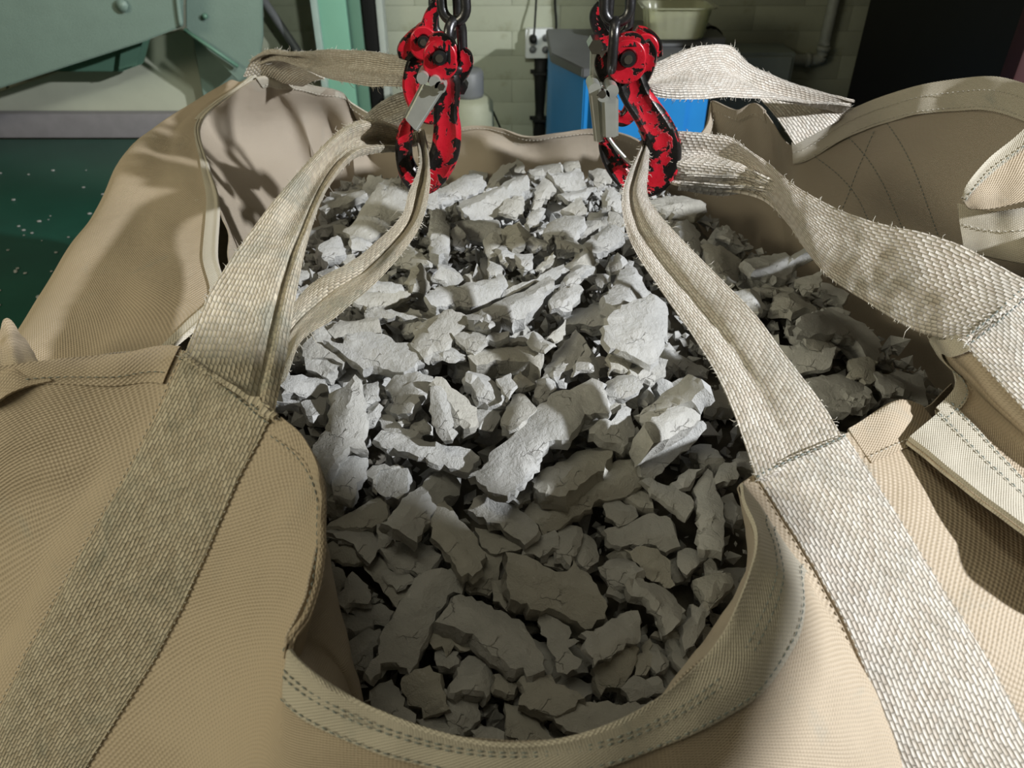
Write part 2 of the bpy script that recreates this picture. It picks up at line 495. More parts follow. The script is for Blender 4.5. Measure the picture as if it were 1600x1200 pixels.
cb = VY(845, 92, Ys - .03); cb2 = VY(848, 215, Ys - .03)
cd = root('conduit_pipe', (cb[0], Ys - .03, 0.02), 'black conduit pipe with clamps running down below the white socket', 'pipe')
v, f = sweep([(cb[0], Ys - .03, z) for z in (cb[2], cb[2] - .05, cb[2] - .12, cb[2] - .2, cb[2] - .3, .6, .02)],
             [(.026, .026), (.026, .026), (.024, .024), (.019, .019), (.024, .024), (.027, .027), (.027, .027)], 16)
mobj('pipe_body', v, f, M['black'], cd)
for z in (cb[2] - .055, cb[2] - .245):
    bm = bmesh.new(); bx(bm, cb[0] - .042, cb[0] + .042, Ys - .008, Ys - .001, z - .008, z + .008, .002)
    bx(bm, cb[0] - .03, cb[0] + .03, Ys - .06, Ys - .006, z - .006, z + .006, .003)
    bm_obj('clamp', bm, M['black'], cd)
p0, p1, p2, p3 = VY(868, -80, Ys - .012), VY(869, 40, Ys - .012), VY(868, 110, Ys - .012), VY(874, 215, Ys - .012)
v, f = sweep(crom([(p0[0], p0[1], 2.6), p0, p1, p2, p3, (p3[0] + .01, p3[1], 0.02)], 40), .0048, 8)
mobj('hanging_cable', v, f, M['black'], None, origin=(p3[0], p3[1], 0), label='long black cable hanging down the wall just right of the socket', cat='cable')

# ---- cylinder + jug behind the left hook
q = VY(733, 165, 2.9)
jg = root('storage_drum', (q[0], 2.9, 0), 'grey-topped pale drum against the wall behind the left hook', 'drum')
zt = VY(733, 108, 2.9)[2]; zm = VY(733, 150, 2.9)[2]
v, f = sweep([(q[0], 2.9, z) for z in (0.0, .02, zm - .1, zm - .02, zm)], [(.085, .085), (.09, .09), (.09, .09), (.088, .088), (.07, .07)], 24)
mobj('drum_body', v, f, M['ivory'], jg)
v, f = sweep([(q[0], 2.9, z) for z in (zm - .002, zm + .012, zt - .01, zt)], [(.052, .052), (.055, .055), (.055, .055), (.047, .047)], 24)
mobj('drum_neck', v, f, M['grey'], jg)
p0, p1, p2, p3 = VY(742, 140, 2.88), VY(757, 150, 2.95), VY(772, 178, 3.1), VY(788, 215, 3.2)
v, f = sweep(crom([p0, p1, p2, p3, (p3[0] + .03, 3.3, 0.5)], 24), .004, 8)
mobj('drum_cable', v, f, M['black'], jg)

# ---- blue cabinet with grey top, tray on it
T = HZ(900, 106, 1.04); T2 = HZ(1106, 106, 1.04)
xl, xr, yf, yb, zt = T[0] , T2[0] + .02, T[1], 3.12, 1.04
cab = root('blue_cabinet', ((xl + xr) / 2, (yf + yb) / 2, 0), 'bright blue steel cabinet with a grey top against the back wall', 'cabinet')
def prism(name, poly, z0, z1, mat, parent, bev=0.004, **kw):
    bm = bmesh.new()
    b = [bm.verts.new((p[0], p[1], z0)) for p in poly]; t = [bm.verts.new((p[0], p[1], z1)) for p in poly]
    bm.faces.new(b[::-1]); bm.faces.new(t)
    n = len(poly)
    for i in range(n): bm.faces.new((b[i], b[(i + 1) % n], t[(i + 1) % n], t[i]))
    if bev: bmesh.ops.bevel(bm, geom=list(bm.edges), offset=bev, segments=2, affect='EDGES')
    bm.verts.index_update()
    return bm_obj(name, bm, mat, parent, **kw)
prism('cabinet_body', [(xl + .03, yf + .02), (xr, yf + .02), (xr, yb), (xl - .06, yb), (xl - .06, yf + .22)], 0.0, zt - .03, M['blue'], cab)
prism('cabinet_door', [(xl + .06, yf), (xr - .07, yf), (xr - .07, yf + .03), (xl + .06, yf + .03)], 0.06, zt - .06, M['blue'], cab, .003)
prism('cabinet_top', [(xl + .02, yf), (xr + .01, yf), (xr + .01, yb), (xl - .07, yb), (xl - .07, yf + .21)], zt - .03, zt, M['grey'], cab)
# shallow dark step of the top
pts_box('cabinet_step', xl + .12, xr + .1, yf + .30, yb, zt + .001, zt + .03, M['grey'], cab)

m, nt, b = mat_new('clear_plastic'); b.inputs['Transmission Weight'].default_value = 0.75; b.inputs['Base Color'].default_value = (.80, .82, .62, 1); b.inputs['Roughness'].default_value = .15; b.inputs['IOR'].default_value = 1.25
M['clear'] = m
def tray():
    zb = zt + .031
    c0 = HZ(1052, 56, zb); cx, cy = c0[0], c0[1]
    r = root('plastic_tray', (cx, cy, zb), 'clear ribbed plastic food tray standing on the cabinet top', 'tray')
    n = 96; rings = []
    def ring(hx, hy, z, rib):
        out = []
        for i in range(n):
            th = 2 * math.pi * i / n
            c, s = math.cos(th), math.sin(th)
            k = 1.0 / (abs(c) ** 5 + abs(s) ** 5) ** (1 / 5)
            q = 1 + rib * (1 if (i // 2) % 2 else -1)
            out.append((cx + hx * k * c * q, cy + hy * k * s * q, z))
        return out
    prof = [(.088, .062, 0, 0), (.095, .068, .008, .012), (.108, .08, .085, .012), (.112, .083, .098, 0), (.126, .096, .100, 0), (.126, .096, .096, 0)]
    inner = [(.110, .081, .096, 0), (.104, .077, .085, .012), (.092, .065, .010, .012), (.085, .060, .003, 0)]
    V, F = [], []
    allr = prof + inner
    for p in allr: V += ring(p[0], p[1], zb + p[2], p[3])
    for j in range(len(allr) - 1):
        for i in range(n):
            i2 = (i + 1) % n
            F.append((j * n + i, j * n + i2, (j + 1) * n + i2, (j + 1) * n + i))
    F.append(tuple(range(n))[::-1]); F.append(tuple((len(allr) - 1) * n + i for i in range(n)))
    mobj('tray_shell', V, F, M['clear'], r, sharp=40)
tray()
p0, p1, p2, p3 = VY(1096, 48, 2.95), VY(1112, 42, 2.95), VY(1126, 52, 2.95), VY(1132, 72, 2.95)
v, f = sweep(crom([p0, p1, p2, p3], 16), .005, 8)
mobj('cable_loop', v, f, M['black'], None, origin=p0, label='short black cable loop behind the plastic tray', cat='cable')

# ---- grey box and pipe on the right of the wall
a = VY(1112, 82, 3.2); c = VY(1226, 175, 3.2)
bxr = root('grey_box', ((a[0] + c[0]) / 2, 3.3, c[2]), 'pale grey-green metal box on the wall right of the blue cabinet', 'box')
pts_box('box_body', a[0], c[0], 3.2, Ys - .002, c[2] - .25, a[2], plain('box_grey', (.25, .29, .27), .5), bxr, .008)
pts_box('box_lid', a[0] + .015, c[0] - .015, 3.188, 3.2, c[2] - .23, a[2] - .015, plain('box_lid', (.28, .32, .30), .5), bxr, .004)
pp = root('wall_pipe', tuple(VY(1286, 92, Ys - .03)), 'grey-green pipe with an elbow coming down the dark wall at right', 'pipe')
e0, e1, e2, e3, e4 = VY(1227, 92, Ys - .03), VY(1262, 94, Ys - .03), VY(1283, 90, Ys - .03), VY(1287, 74, Ys - .03), VY(1306, -10, Ys - .03)
pm = plain('pipe_paint', (.34, .36, .32), .5, var=.2, vscale=30)
v, f = sweep(crom([e0, e1, e2, e3, e4], 40), .022, 14); mobj('pipe_run', v, f, pm, pp)
v, f = sweep([e4, (e4[0], e4[1], 2.6)], .022, 14); mobj('pipe_riser', v, f, pm, pp)
for A, B in ((VY(1258, 94, Ys - .03), VY(1266, 94, Ys - .03)), (VY(1286, 80, Ys - .03), VY(1288, 72, Ys - .03))):
    v, f = sweep([A, B], .028, 14); mobj('collar', v, f, pm, pp)

# ---- dark cabinet with a red edge at the far right
q = VY(1592, 110, 1.9)
rc = root('dark_cabinet', (q[0] + .6, 2.4, 0), 'tall black cabinet with a dark red edge at the right of the hall', 'cabinet')
pts_box('cabinet_body', q[0] + .03, q[0] + 1.2, 1.92, 2.9, 0, 2.3, M['black'], rc, .01)
pts_box('corner_post', q[0] - .012, q[0] + .028, 1.89, 1.95, 0, 2.3, plain('dark_red', (.035, .003, .004), .6), rc, .006)

# ---- green post, dark gap and pale frame
A = VY(494, 0, 3.15); 
gp = root('steel_post', (VY(530, 90, 3.15)[0], 3.2, 0), 'green painted steel post standing left of the wall behind the left strap', 'post')
x1, x2, x3 = VY(500, 60, 3.15)[0], VY(547, 60, 3.15)[0], VY(566, 60, 3.15)[0]
pts_box('front_flange', x1, x2, 3.14, 3.16, 0, 3.4, M['green_post'], gp, .003)
pts_box('edge_lip', x1 - .012, x1 + .012, 3.12, 3.155, 0, 3.4, plain('post_lip', (.36, .46, .42), .5), gp, .003)
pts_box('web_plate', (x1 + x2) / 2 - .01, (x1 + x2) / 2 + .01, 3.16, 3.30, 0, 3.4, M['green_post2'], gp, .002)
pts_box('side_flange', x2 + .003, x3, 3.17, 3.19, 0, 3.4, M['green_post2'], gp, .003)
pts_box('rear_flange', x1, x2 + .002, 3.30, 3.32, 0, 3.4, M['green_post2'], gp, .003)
x4, x5, x6 = VY(573, 60, 3.3)[0], VY(594, 60, 3.3)[0], VY(604, 60, 3.3)[0]
fr = root('door_frame_post', ((x4 + x6) / 2, 3.3, 0), 'black upright with a pale edge beside the green post', 'post')
pts_box('black_upright', x4, x5, 3.27, 3.34, 0, 3.4, M['black'], fr, .003)
pts_box('pale_edge', x5 + .001, x6, 3.26, 3.34, 0, 3.4, plain('pale_edge', (.42, .46, .42), .5), fr, .003)
r0, r1 = VY(398, -20, 3.3), VY(468, 84, 3.3)
v, f = sweep([r0, r1, (r1[0] + (r1[0] - r0[0]) * .2, r1[1], r1[2] + (r1[2] - r0[2]) * .2)], .016, 10)
mobj('brace_rod', v, f, M['grey'], None, origin=r1, label='thin grey diagonal rod in front of the pale wall left of the post', cat='rod')

# ---- green machine on the left: deck, tan plate, hopper
def plate(name, px, Y, th, mat, parent, bev=.003, tilt=0.0, **kw):
    """flat steel plate standing at distance Y; tilt moves its lower edge towards the back"""
    P = [VY(x, y, Y) for x, y in px]
    zmin = min(p[2] for p in P)
    bm = bmesh.new()
    f = [bm.verts.new((p[0], p[1] + tilt * (p[2] - zmin), p[2])) for p in P]
    r = [bm.verts.new((p[0], p[1] + th + tilt * (p[2] - zmin), p[2])) for p in P]
    n = len(P)
    bm.faces.new(f); bm.faces.new(r[::-1])
    for i in range(n): bm.faces.new((f[i], r[i], r[(i + 1) % n], f[(i + 1) % n]))
    bmesh.ops.recalc_face_normals(bm, faces=list(bm.faces))
    bmesh.ops.bevel(bm, geom=list(bm.edges), offset=bev, segments=2, affect='EDGES')
    bm.verts.index_update()
    return bm_obj(name, bm, mat, parent, **kw)
mc = root('green_machine', (-1.8, 2.6, 0), 'green painted steel machine with a hopper and dark green deck on the left', 'machine')
pts_box('deck', -2.9, -1.02, 1.2, 3.05, 0.60, 0.65, M['deck'], mc, .006)
pts_box('deck_base', -2.8, -1.1, 1.3, 3.0, 0.0, 0.60, M['deck'], mc, .006)
pl_ = plate('tan_plate', [(-140, 150), (0, 143), (92, 112), (210, 103), (220, 66), (281, 46), (300, 56), (322, 158), (330, 230), (-140, 225)], 3.12, .03, M['tan'], mc, .004)
w = VY(100, 178, 3.09)
pts_box('plate_flange', -2.9, -1.2, 3.06, 3.11, 0.651, w[2] + .008, M['flange'], mc, .003)
plate('hopper_front', [(-160, -260), (284, -260), (284, 42), (222, 66), (92, 108), (0, 138), (-160, 190)], 2.75, .02, M['green'], mc, .004)
plate('hopper_side', [(288, -260), (404, -260), (410, 60), (404, 100), (372, 128), (330, 84), (290, 44)], 2.86, .02, M['green'], mc, .004)
plate('hopper_rear', [(300, 52), (345, 95), (385, 120), (380, 230), (330, 230)], 3.02, .02, M['green'], mc, .004)
plate('hopper_inner', [(90, 60), (240, 30), (222, 100), (190, 112), (80, 112)], 2.98, .02, M['green_post2'], mc, .003)
plate('inner_bracket', [(188, 76), (222, 62), (212, 102), (184, 110)], 2.95, .015, M['green_post2'], mc, .003)
v, f = sweep(crom([VY(272, -260, 2.74), VY(276, -60, 2.74), VY(278, 0, 2.74), VY(283, 40, 2.74)], 20), .008, 8)
mobj('weld_seam', v, f, M['green'], mc)
v, f = sweep([VY(288, 46, 2.83), VY(372, 104, 2.83)], .007, 6); mobj('edge_bar', v, f, M['green_post2'], mc)
for k, (x, y) in enumerate(((192, 8), (321, 25))):
    c0 = VY(x, y, 2.745 if k == 0 else 2.856)
    v, f = sweep([c0, (c0[0], c0[1] - .012, c0[2])], [(.02, .02) if k == 0 else (.009, .009)] * 2, 10); mobj('bolt', v, f, M['green'] if k == 0 else M['green_post2'], mc)
rg = random.Random(12)
bm = bmesh.new()
for i in range(150):
    x = rg.uniform(-2.3, -1.05); y = rg.uniform(1.3, 2.7); s = rg.uniform(.002, .006) * (1.6 if rg.random() < .15 else 1)
    r = bmesh.ops.create_icosphere(bm, subdivisions=1, radius=s)
    for vv in r['verts']: vv.co = Vector((vv.co.x * 1.3 + x, vv.co.y + y, vv.co.z * .5 + .651 + s * .3))
bm.verts.index_update()
bm_obj('clay_crumbs', bm, M['clay'], None, origin=(-1.7, 2, .65), kind='stuff', label='pale clay crumbs scattered on the dark green machine deck', cat='crumbs')
# ================================================================ THE BULK BAG
bag = root('bulk_bag', (0.06, 0.78, 0.0), 'large beige woven bulk bag held open by four webbing loops on red hooks', 'bag')

def face_cam(c):
    P, N = c.at(np.linspace(0.2, c.N - 1.2, 9), np.linspace(0.2, c.R - 1.2, 5))
    if ((CP - P) * N).sum(-1).mean() < 0: c.side = -c.side
    return c
def rng(a, b, step): return np.linspace(a, b, max(2, int(round((b - a) / step)) + 1))

stitch_v = {'thread': [[], []], 'thread_blue': [[], []]}
def stitch_pts(P, N, key, r=0.0006, length=0.0042, gap=0.0022):
    """a row of raised thread stitches along a polyline"""
    d = np.linalg.norm(np.diff(P, axis=0), axis=1); s = np.concatenate([[0], np.cumsum(d)])
    V, F = stitch_v[key]
    q = 0.0
    while q + length < s[-1]:
        a = np.array([np.interp(q, s, P[:, i]) for i in range(3)]); b = np.array([np.interp(q + length, s, P[:, i]) for i in range(3)])
        n = np.array([np.interp(q, s, N[:, i]) for i in range(3)])
        v, f = sweep([a, (a + b) / 2 + n * r * 1.2, b], [(r * .5, r * .5), (r, r), (r * .5, r * .5)], 5, up=tuple(n + .001))
        o = len(V); V += v; F += [tuple(i + o for i in g) for g in f]
        q += length + gap
def stitch(c, u0, v0, u1, v1, key='thread', off=0.0006, n=80, **kw):
    U = np.linspace(u0, u1, n); V = np.linspace(v0, v1, n)
    P, N = [], []
    for a, b in zip(U, V):
        p, q = c.at([a], [b], off); P.append(p[0, 0]); N.append(q[0, 0])
    stitch_pts(np.array(P), np.array(N), key, **kw)

# ---- front panel -------------------------------------------------------------------------
Ft = [
 [(-90,590,.66),(-140,720,.665),(-230,960,.70),(-330,1300,.76)],
 [(60,568,.655),(30,690,.655),(-50,900,.685),(-190,1300,.735)],
 [(180,556,.655),(130,720,.65),(20,950,.67),(-140,1300,.715)],
 [(290,548,.652),(200,735,.640),(90,940,.645),(-70,1300,.675)],
 [(430,648,.612),(350,815,.612),(262,985,.618),(80,1330,.635)],
 [(482,696,.598),(440,860,.582),(365,1040,.582),(240,1350,.598)],
 [(508,765,.580),(478,930,.556),(418,1100,.545),(340,1370,.545)],
 [(497,870,.552),(466,1000,.532),(428,1140,.525),(390,1380,.525)],
 [(470,960,.520),(455,1060,.512),(440,1180,.508),(440,1380,.505)],
 [(452,1018,.500),(450,1100,.495),(470,1220,.492),(490,1390,.49)],
 [(560,1098,.477),(548,1160,.470),(565,1260,.470),(590,1400,.472)],
 [(700,1150,.460),(695,1200,.455),(700,1290,.458),(705,1420,.464)],
 [(830,1164,.455),(830,1210,.450),(835,1290,.455),(840,1420,.46)],
 [(960,1133,.460),(970,1190,.455),(985,1280,.458),(1000,1420,.462)],
 [(1060,1076,.475),(1090,1150,.468),(1120,1260,.468),(1150,1420,.47)],
 [(1132,1000,.500),(1185,1100,.490),(1235,1230,.486),(1280,1420,.485)],
 [(1172,905,.530),(1240,1030,.516),(1310,1190,.505),(1360,1400,.50)],
 [(1186,840,.555),(1262,970,.538),(1345,1150,.522),(1400,1370,.512)],
 [(1163,770,.600),(1262,910,.570),(1370,1110,.545),(1430,1330,.53)],
 [(1180,742,.632),(1292,925,.580),(1400,1190,.545),(1450,1340,.53)],
 [(1315,682,.657),(1425,845,.602),(1590,1130,.550),(1680,1310,.535)],
 [(1400,628,.700),(1530,830,.620),(1700,1060,.568),(1840,1260,.545)],
 [(1445,636,.735),(1620,830,.645),(1790,1020,.595),(1960,1200,.565)],
]
rows = [[D(*c[r]) for c in Ft] for r in range(4)]
rows.append([np.array([p[0] * 1.04, p[1] - .015, p[2] - .22]) for p in rows[3]])
rows.append([np.array([p[0] * 1.0, p[1] + .01, p[2] - .7]) for p in rows[3]])
FP = face_cam(Cloth(rows, seed=3, amp=0.0034, freq=5, amp2=0.0005, freq2=24))
P, N = FP.at(rng(0, 22, .16), np.concatenate([rng(0, 4, .05), rng(4.1, 5, .15)]))
fpanel = grid_obj('front_panel', P, N, 0.0014, M['fabric'], bag)
# folded hem along the mouth of the bag: two layers with a rounded top edge
def hem(c, u0, u1, w, name='hem', mat='hem', off=0.0022, lines=(0.85,), key='thread_blue', roll=0.0022, wob=0.0012, parent=None):
    U = rng(u0, u1, .12)
    Vs = np.linspace(0, w, 12)
    P, N = c.at(U, Vs)
    n = SineNoise(71, 16)
    e = n(P) * wob + off
    tops = P + N * e[..., None]
    # roll the first row over the edge to the inner side
    e0 = (c.base(U, [0.0]) - c.base(U, [0.12]))[0]; e0 /= np.linalg.norm(e0, axis=-1, keepdims=True)
    rows = []
    for a in (-2.2, -1.6, -1.0, -.4, .2):
        rows.append(P[0] + e0 * (math.cos(a) * roll * 0.9 + .0005) + N[0] * (roll * math.sin(a) + roll * .4))
    inner = P[5] - N[5] * 0.0035; inner2 = P[2] - N[2] * 0.0035
    PP = np.concatenate([np.stack([inner, inner2]), np.stack(rows), tops])
    NN = np.concatenate([np.stack([-N[5], -N[2]]), np.stack([N[0]] * 5), N])
    o = grid_obj(name, PP, N_fix(PP, NN), 0.0010, M[mat], parent or bag)
    for f in lines:
        pp, nn = c.at(rng(u0, u1, .05), [w * f], off + .001)
        stitch_pts(pp[0], nn[0], key, r=0.0005)
    return o
def N_fix(P, N): return N
hem(FP, 9.02, 18.35, .92, lines=(.36, .50, .93), key='thread_blue')
hem(FP, 0.0, 2.9, .30, mat='fabric', lines=(.7,), off=.002)
hem(FP, 4.12, 8.9, .22, mat='fabric', lines=(.7,), off=.0015)
hem(FP, 20.1, 21.9, .34, mat='fabric', lines=(.85,), off=.002, key='thread')

# sewn webbing on the panel
def sewn(c, u0, u1, v0, v1, name, mat, off=0.0032, edge=True, parent=None):
    U = rng(u0, u1, .06); V = rng(v0, v1, .03)
    P, N = c.at(U, V)
    w = (np.linspace(-1, 1, len(U)) ** 2)
    P = P + N * (off - .0012 * w ** 4)[None, :, None]
    o = grid_obj(name, P, N, off * .9, M[mat], parent or bag)
    if edge:
        for u in (u0 + .045 * (u1 - u0), u1 - .045 * (u1 - u0)):
            pass
        stitch(c, u0 - .02, v0, u0 - .02, v1, 'thread', off * .6, n=120, r=.0008, length=.003, gap=.003)
        stitch(c, u1 + .01, v0, u1 + .01, v1, 'thread', off * .4, n=120, r=.0006, length=.002, gap=.0045)
    return o

# ---- left panel ---------------------------------------------------------------------------
Lt = [
 [(396,116,1.225),(374,124,1.235),(350,136,1.26)],
 [(314,188,1.215),(286,192,1.215),(246,206,1.235)],
 [(322,255,1.090),(262,258,1.095),(196,264,1.14)],
 [(338,312,1.020),(238,325,1.020),(152,328,1.07)],
 [(336,400,.915),(216,405,.925),(106,398,.995)],
 [(352,462,.835),(200,472,.850),(66,474,.925)],
 [(312,497,.800),(166,522,.805),(38,524,.872)],
 [(250,546,.765),(115,585,.765),(-6,582,.82)],
 [(140,640,.740),(50,670,.740),(-70,650,.78)],
]
rows = [[D(*c[r]) for c in Lt] for r in range(3)]
rows.append([np.array([p[0] - .035, p[1] + .02, p[2] - .16]) for p in rows[2]])
rows.append([np.array([p[0] - .05, p[1] + .02, p[2] - .45]) for p in rows[2]])
LP = face_cam(Cloth(rows, seed=8, amp=0.005, freq=4.5, amp2=0.0006, freq2=18, ))
P, N = LP.at(rng(0, 8, .1), rng(0, 4, .06))
grid_obj('left_panel', P, N, 0.0014, M['fabric'], bag)
hem(LP, 1.0, 7.6, .34, mat='hem', lines=(.5, .9), off=.002, roll=.003, key='thread_blue')
hem(LP, 0.0, 1.0, .8, mat='hem', lines=(.3, .6), off=.003, roll=.003, key='thread')
stitch(LP, 2.1, 0.2, 1.9, 1.9, 'thread'); stitch(LP, 2.35, 0.2, 2.2, 1.9, 'thread')
stitch(LP, 1.0, .5, 4.5, .32, 'thread_blue')

# ---- interior of the left and back-left side ------------------------------------------------
It = [
 [(312,497,.81),(350,560,.93),(400,640,.97)],
 [(352,462,.84),(385,520,.96),(430,600,1.0)],
 [(337,400,.92),(390,470,1.02),(440,560,1.06)],
 [(339,315,1.025),(398,395,1.11),(445,490,1.14)],
 [(324,258,1.095),(405,335,1.19),(460,440,1.22)],
 [(316,190,1.22),(400,262,1.30),(470,390,1.30)],
 [(396,118,1.23),(452,205,1.355),(495,355,1.36)],
 [(440,122,1.26),(478,195,1.35),(520,350,1.38)],
 [(485,128,1.30),(516,205,1.40),(545,340,1.41)],
 [(520,140,1.335),(546,205,1.39),(570,330,1.42)],
 [(552,152,1.36),(572,215,1.435),(596,320,1.45)],
 [(600,182,1.375),(625,240,1.41),(650,330,1.44)],
]
IL = face_cam(Cloth([[D(*c[r]) for c in It] for r in range(3)], seed=15, amp=0.013, freq=3.4, amp2=0.0012, freq2=12))
P, N = IL.at(rng(0, 11, .1), rng(0, 2, .05))
grid_obj('left_lining', P, N, 0.0014, M['lining'], bag)
hem(IL, 6.0, 10.9, .14, mat='hem', lines=(.7,), off=.0015, roll=.003, key='thread')

# ---- back panel and inner face of the right side -------------------------------------------
Bt = [
 [(596,180,1.385),(618,240,1.42),(640,330,1.44)],
 [(650,182,1.36),(672,235,1.39),(690,330,1.42)],
 [(700,200,1.35),(730,236,1.36),(740,335,1.40)],
 [(742,198,1.345),(765,228,1.335),(785,330,1.39)],
 [(784,202,1.335),(806,240,1.355),(815,330,1.40)],
 [(822,214,1.33),(838,236,1.36),(850,320,1.41)],
 [(875,210,1.33),(882,238,1.35),(890,320,1.41)],
 [(932,203,1.33),(936,240,1.36),(945,320,1.41)],
 [(985,214,1.315),(990,262,1.38),(1000,330,1.40)],
 [(1050,238,1.28),(1062,285,1.35),(1075,350,1.37)],
 [(1098,205,1.265),(1108,280,1.31),(1120,360,1.34)],
 [(1112,160,1.26),(1132,262,1.30),(1155,385,1.31)],
 [(1150,175,1.235),(1165,268,1.275),(1190,400,1.28)],
 [(1185,166,1.215),(1200,280,1.25),(1225,425,1.24)],
 [(1236,228,1.165),(1245,325,1.185),(1275,465,1.17)],
 [(1330,174,1.13),(1345,300,1.105),(1360,500,1.08)],
 [(1440,142,1.07),(1440,290,1.04),(1450,520,1.00)],
 [(1550,124,1.005),(1525,300,.975),(1520,560,.94)],
 [(1640,146,.945),(1600,340,.905),(1570,610,.89)],
 [(1740,150,.89),(1680,430,.855),(1610,660,.85)],
 [(1790,250,.84),(1720,540,.80),(1630,710,.80)],
 [(1703,353,.757),(1668,520,.765),(1600,700,.785)],
 [(1606,440,.722),(1580,560,.745),(1545,700,.775)],
 [(1502,533,.705),(1500,610,.74),(1495,720,.775)],
]
brow = [[D(*c[r]) for c in Bt] for r in range(3)]
brow.append([np.array([p[0] + .015, p[1] + .01, p[2] - .20]) for p in brow[2]])
BP = face_cam(Cloth(brow, seed=22, amp=0.006, freq=4, amp2=0.001, freq2=14))
P, N = BP.at(rng(0, 13.3, .12), rng(0, 3, .06))
grid_obj('back_panel', P, N, 0.0014, M['lining'], bag)
P, N = BP.at(rng(13.3, 23, .1), rng(0, 3, .06))
grid_obj('right_lining', P, N, 0.0014, M['lining'], bag)
hem(BP, 0.3, 13.2, .16, mat='lining', lines=(.75,), off=.0015, roll=.003, key='thread')
hem(BP, 14.0, 20, .30, mat='hem', lines=(.35, .9), off=.003, roll=.005, key='thread')
for u in (14.4, 14.9, 15.5):
    stitch(BP, u, .3, u + .9, 1.6, 'thread_blue'); 
stitch(BP, 15.3, .35, 14.6, 1.2, 'thread_blue')

# ---- right panel, outside -------------------------------------------------------------------
Rt = [
 [(1418,686,.660),(1500,752,.62),(1600,834,.585),(1730,940,.555)],
 [(1490,622,.700),(1570,705,.655),(1665,800,.612),(1790,905,.575)],
 [(1492,582,.722),(1580,668,.672),(1685,765,.622),(1810,870,.585)],
 [(1460,534,.735),(1560,632,.682),(1680,740,.630),(1830,850,.595)],
 [(1500,530,.697),(1600,641,.655),(1700,741,.620),(1860,880,.590)],
 [(1605,437,.717),(1745,560,.675),(1860,660,.640),(2000,790,.61)],
 [(1700,350,.750),(1850,440,.72),(1980,540,.68),(2120,660,.65)],
]
rows = [[D(*c[r]) for c in Rt] for r in range(4)]
rows.append([np.array([p[0] + .05, p[1], p[2] - .2]) for p in rows[3]])
rows.append([np.array([p[0] + .04, p[1], p[2] - .7]) for p in rows[3]])
RP = face_cam(Cloth(rows, seed=31, amp=0.002, freq=6, amp2=0.0005, freq2=22))
P, N = RP.at(rng(0, 6, .06), np.concatenate([rng(0, 4, .05), rng(4.1, 5, .15)]))
grid_obj('right_panel', P, N, 0.0014, M['fabric'], bag)
# white hem on the lower edge, curling hem at the notch
U = rng(-.0, .85, .04)
P, N = RP.at(rng(0.0, .85, .04), rng(0, 2.6, .05), 0.003)
P[:, 0] -= N[:, 0] * .004
grid_obj('hem', P, N, 0.003, M['hem'], bag)
for u in (.55, .8): stitch(RP, u, .02, u, 2.6, 'thread_blue', .0038, n=100)
hem(RP, .6, 4.0, .18, mat='hem', lines=(.8,), off=.002, roll=.005, wob=.004)
# lit corner flap of the right side, folded inwards, and the ribbed hem under it
Gt = [[(1506,312,.800),(1512,322,.797),(1518,326,.795)],
      [(1516,290,.802),(1532,312,.795),(1540,325,.790)],
      [(1545,256,.808),(1570,290,.797),(1582,319,.787)],
      [(1582,226,.810),(1606,268,.80),(1622,311,.785)],
      [(1630,188,.81),(1660,240,.80),(1690,300,.783)],
      [(1700,158,.84),(1715,215,.83),(1735,280,.82)],[(1742,156,.885),(1752,205,.875),(1765,265,.862)]]
GP = face_cam(Cloth([[D(*c[r]) for c in Gt] for r in range(3)], seed=5, amp=.0015, freq=6))
P, N = GP.at(rng(0, 6, .1), rng(0, 2, .1)); grid_obj('corner_flap', P, N, .0014, M['fabric'], bag)
hem(GP, 0.0, 6.0, .35, mat='hem', lines=(.8,), off=.002, roll=.004)
Ht = [[(1496,318,.835),(1500,350,.83),(1506,392,.825)],[(1550,330,.82),(1552,362,.815),(1556,404,.81)],[(1610,322,.805),(1612,360,.80),(1620,415,.795)],[(1700,300,.80),(1705,350,.795),(1712,420,.79)],[(1772,270,.85),(1768,340,.835),(1760,420,.82)]]
HP = face_cam(Cloth([[D(*c[r]) for c in Ht] for r in range(3)], seed=6, amp=.001, freq=6))
P, N = HP.at(rng(0, 4, .1), rng(0, 2, .08)); grid_obj('inner_hem', P, N, .003, M['hem'], bag)
stitch(HP, 0.05, 1, 2.9, 1, 'thread')

# crumpled corner with loose threads at the left edge of the picture
Kt = [[(-80,545,.70),(-80,585,.67),(-80,640,.65)],[(-30,508,.71),(-20,560,.668),(-25,640,.65)],[(-4,522,.69),(2,570,.662),(0,630,.648)],
      [(12,500,.70),(20,560,.662),(25,612,.648)],[(32,522,.69),(42,572,.660),(50,600,.650)],[(54,552,.68),(66,576,.660),(80,594,.652)]]
KP = face_cam(Cloth([[D(*c[r]) for c in Kt] for r in range(3)], seed=77, amp=.0025, freq=13, amp2=.0008, freq2=40))
P, N = KP.at(rng(0, 5, .06), rng(0, 2, .05)); grid_obj('corner_gather', P, N, .002, M['fabric'], bag)

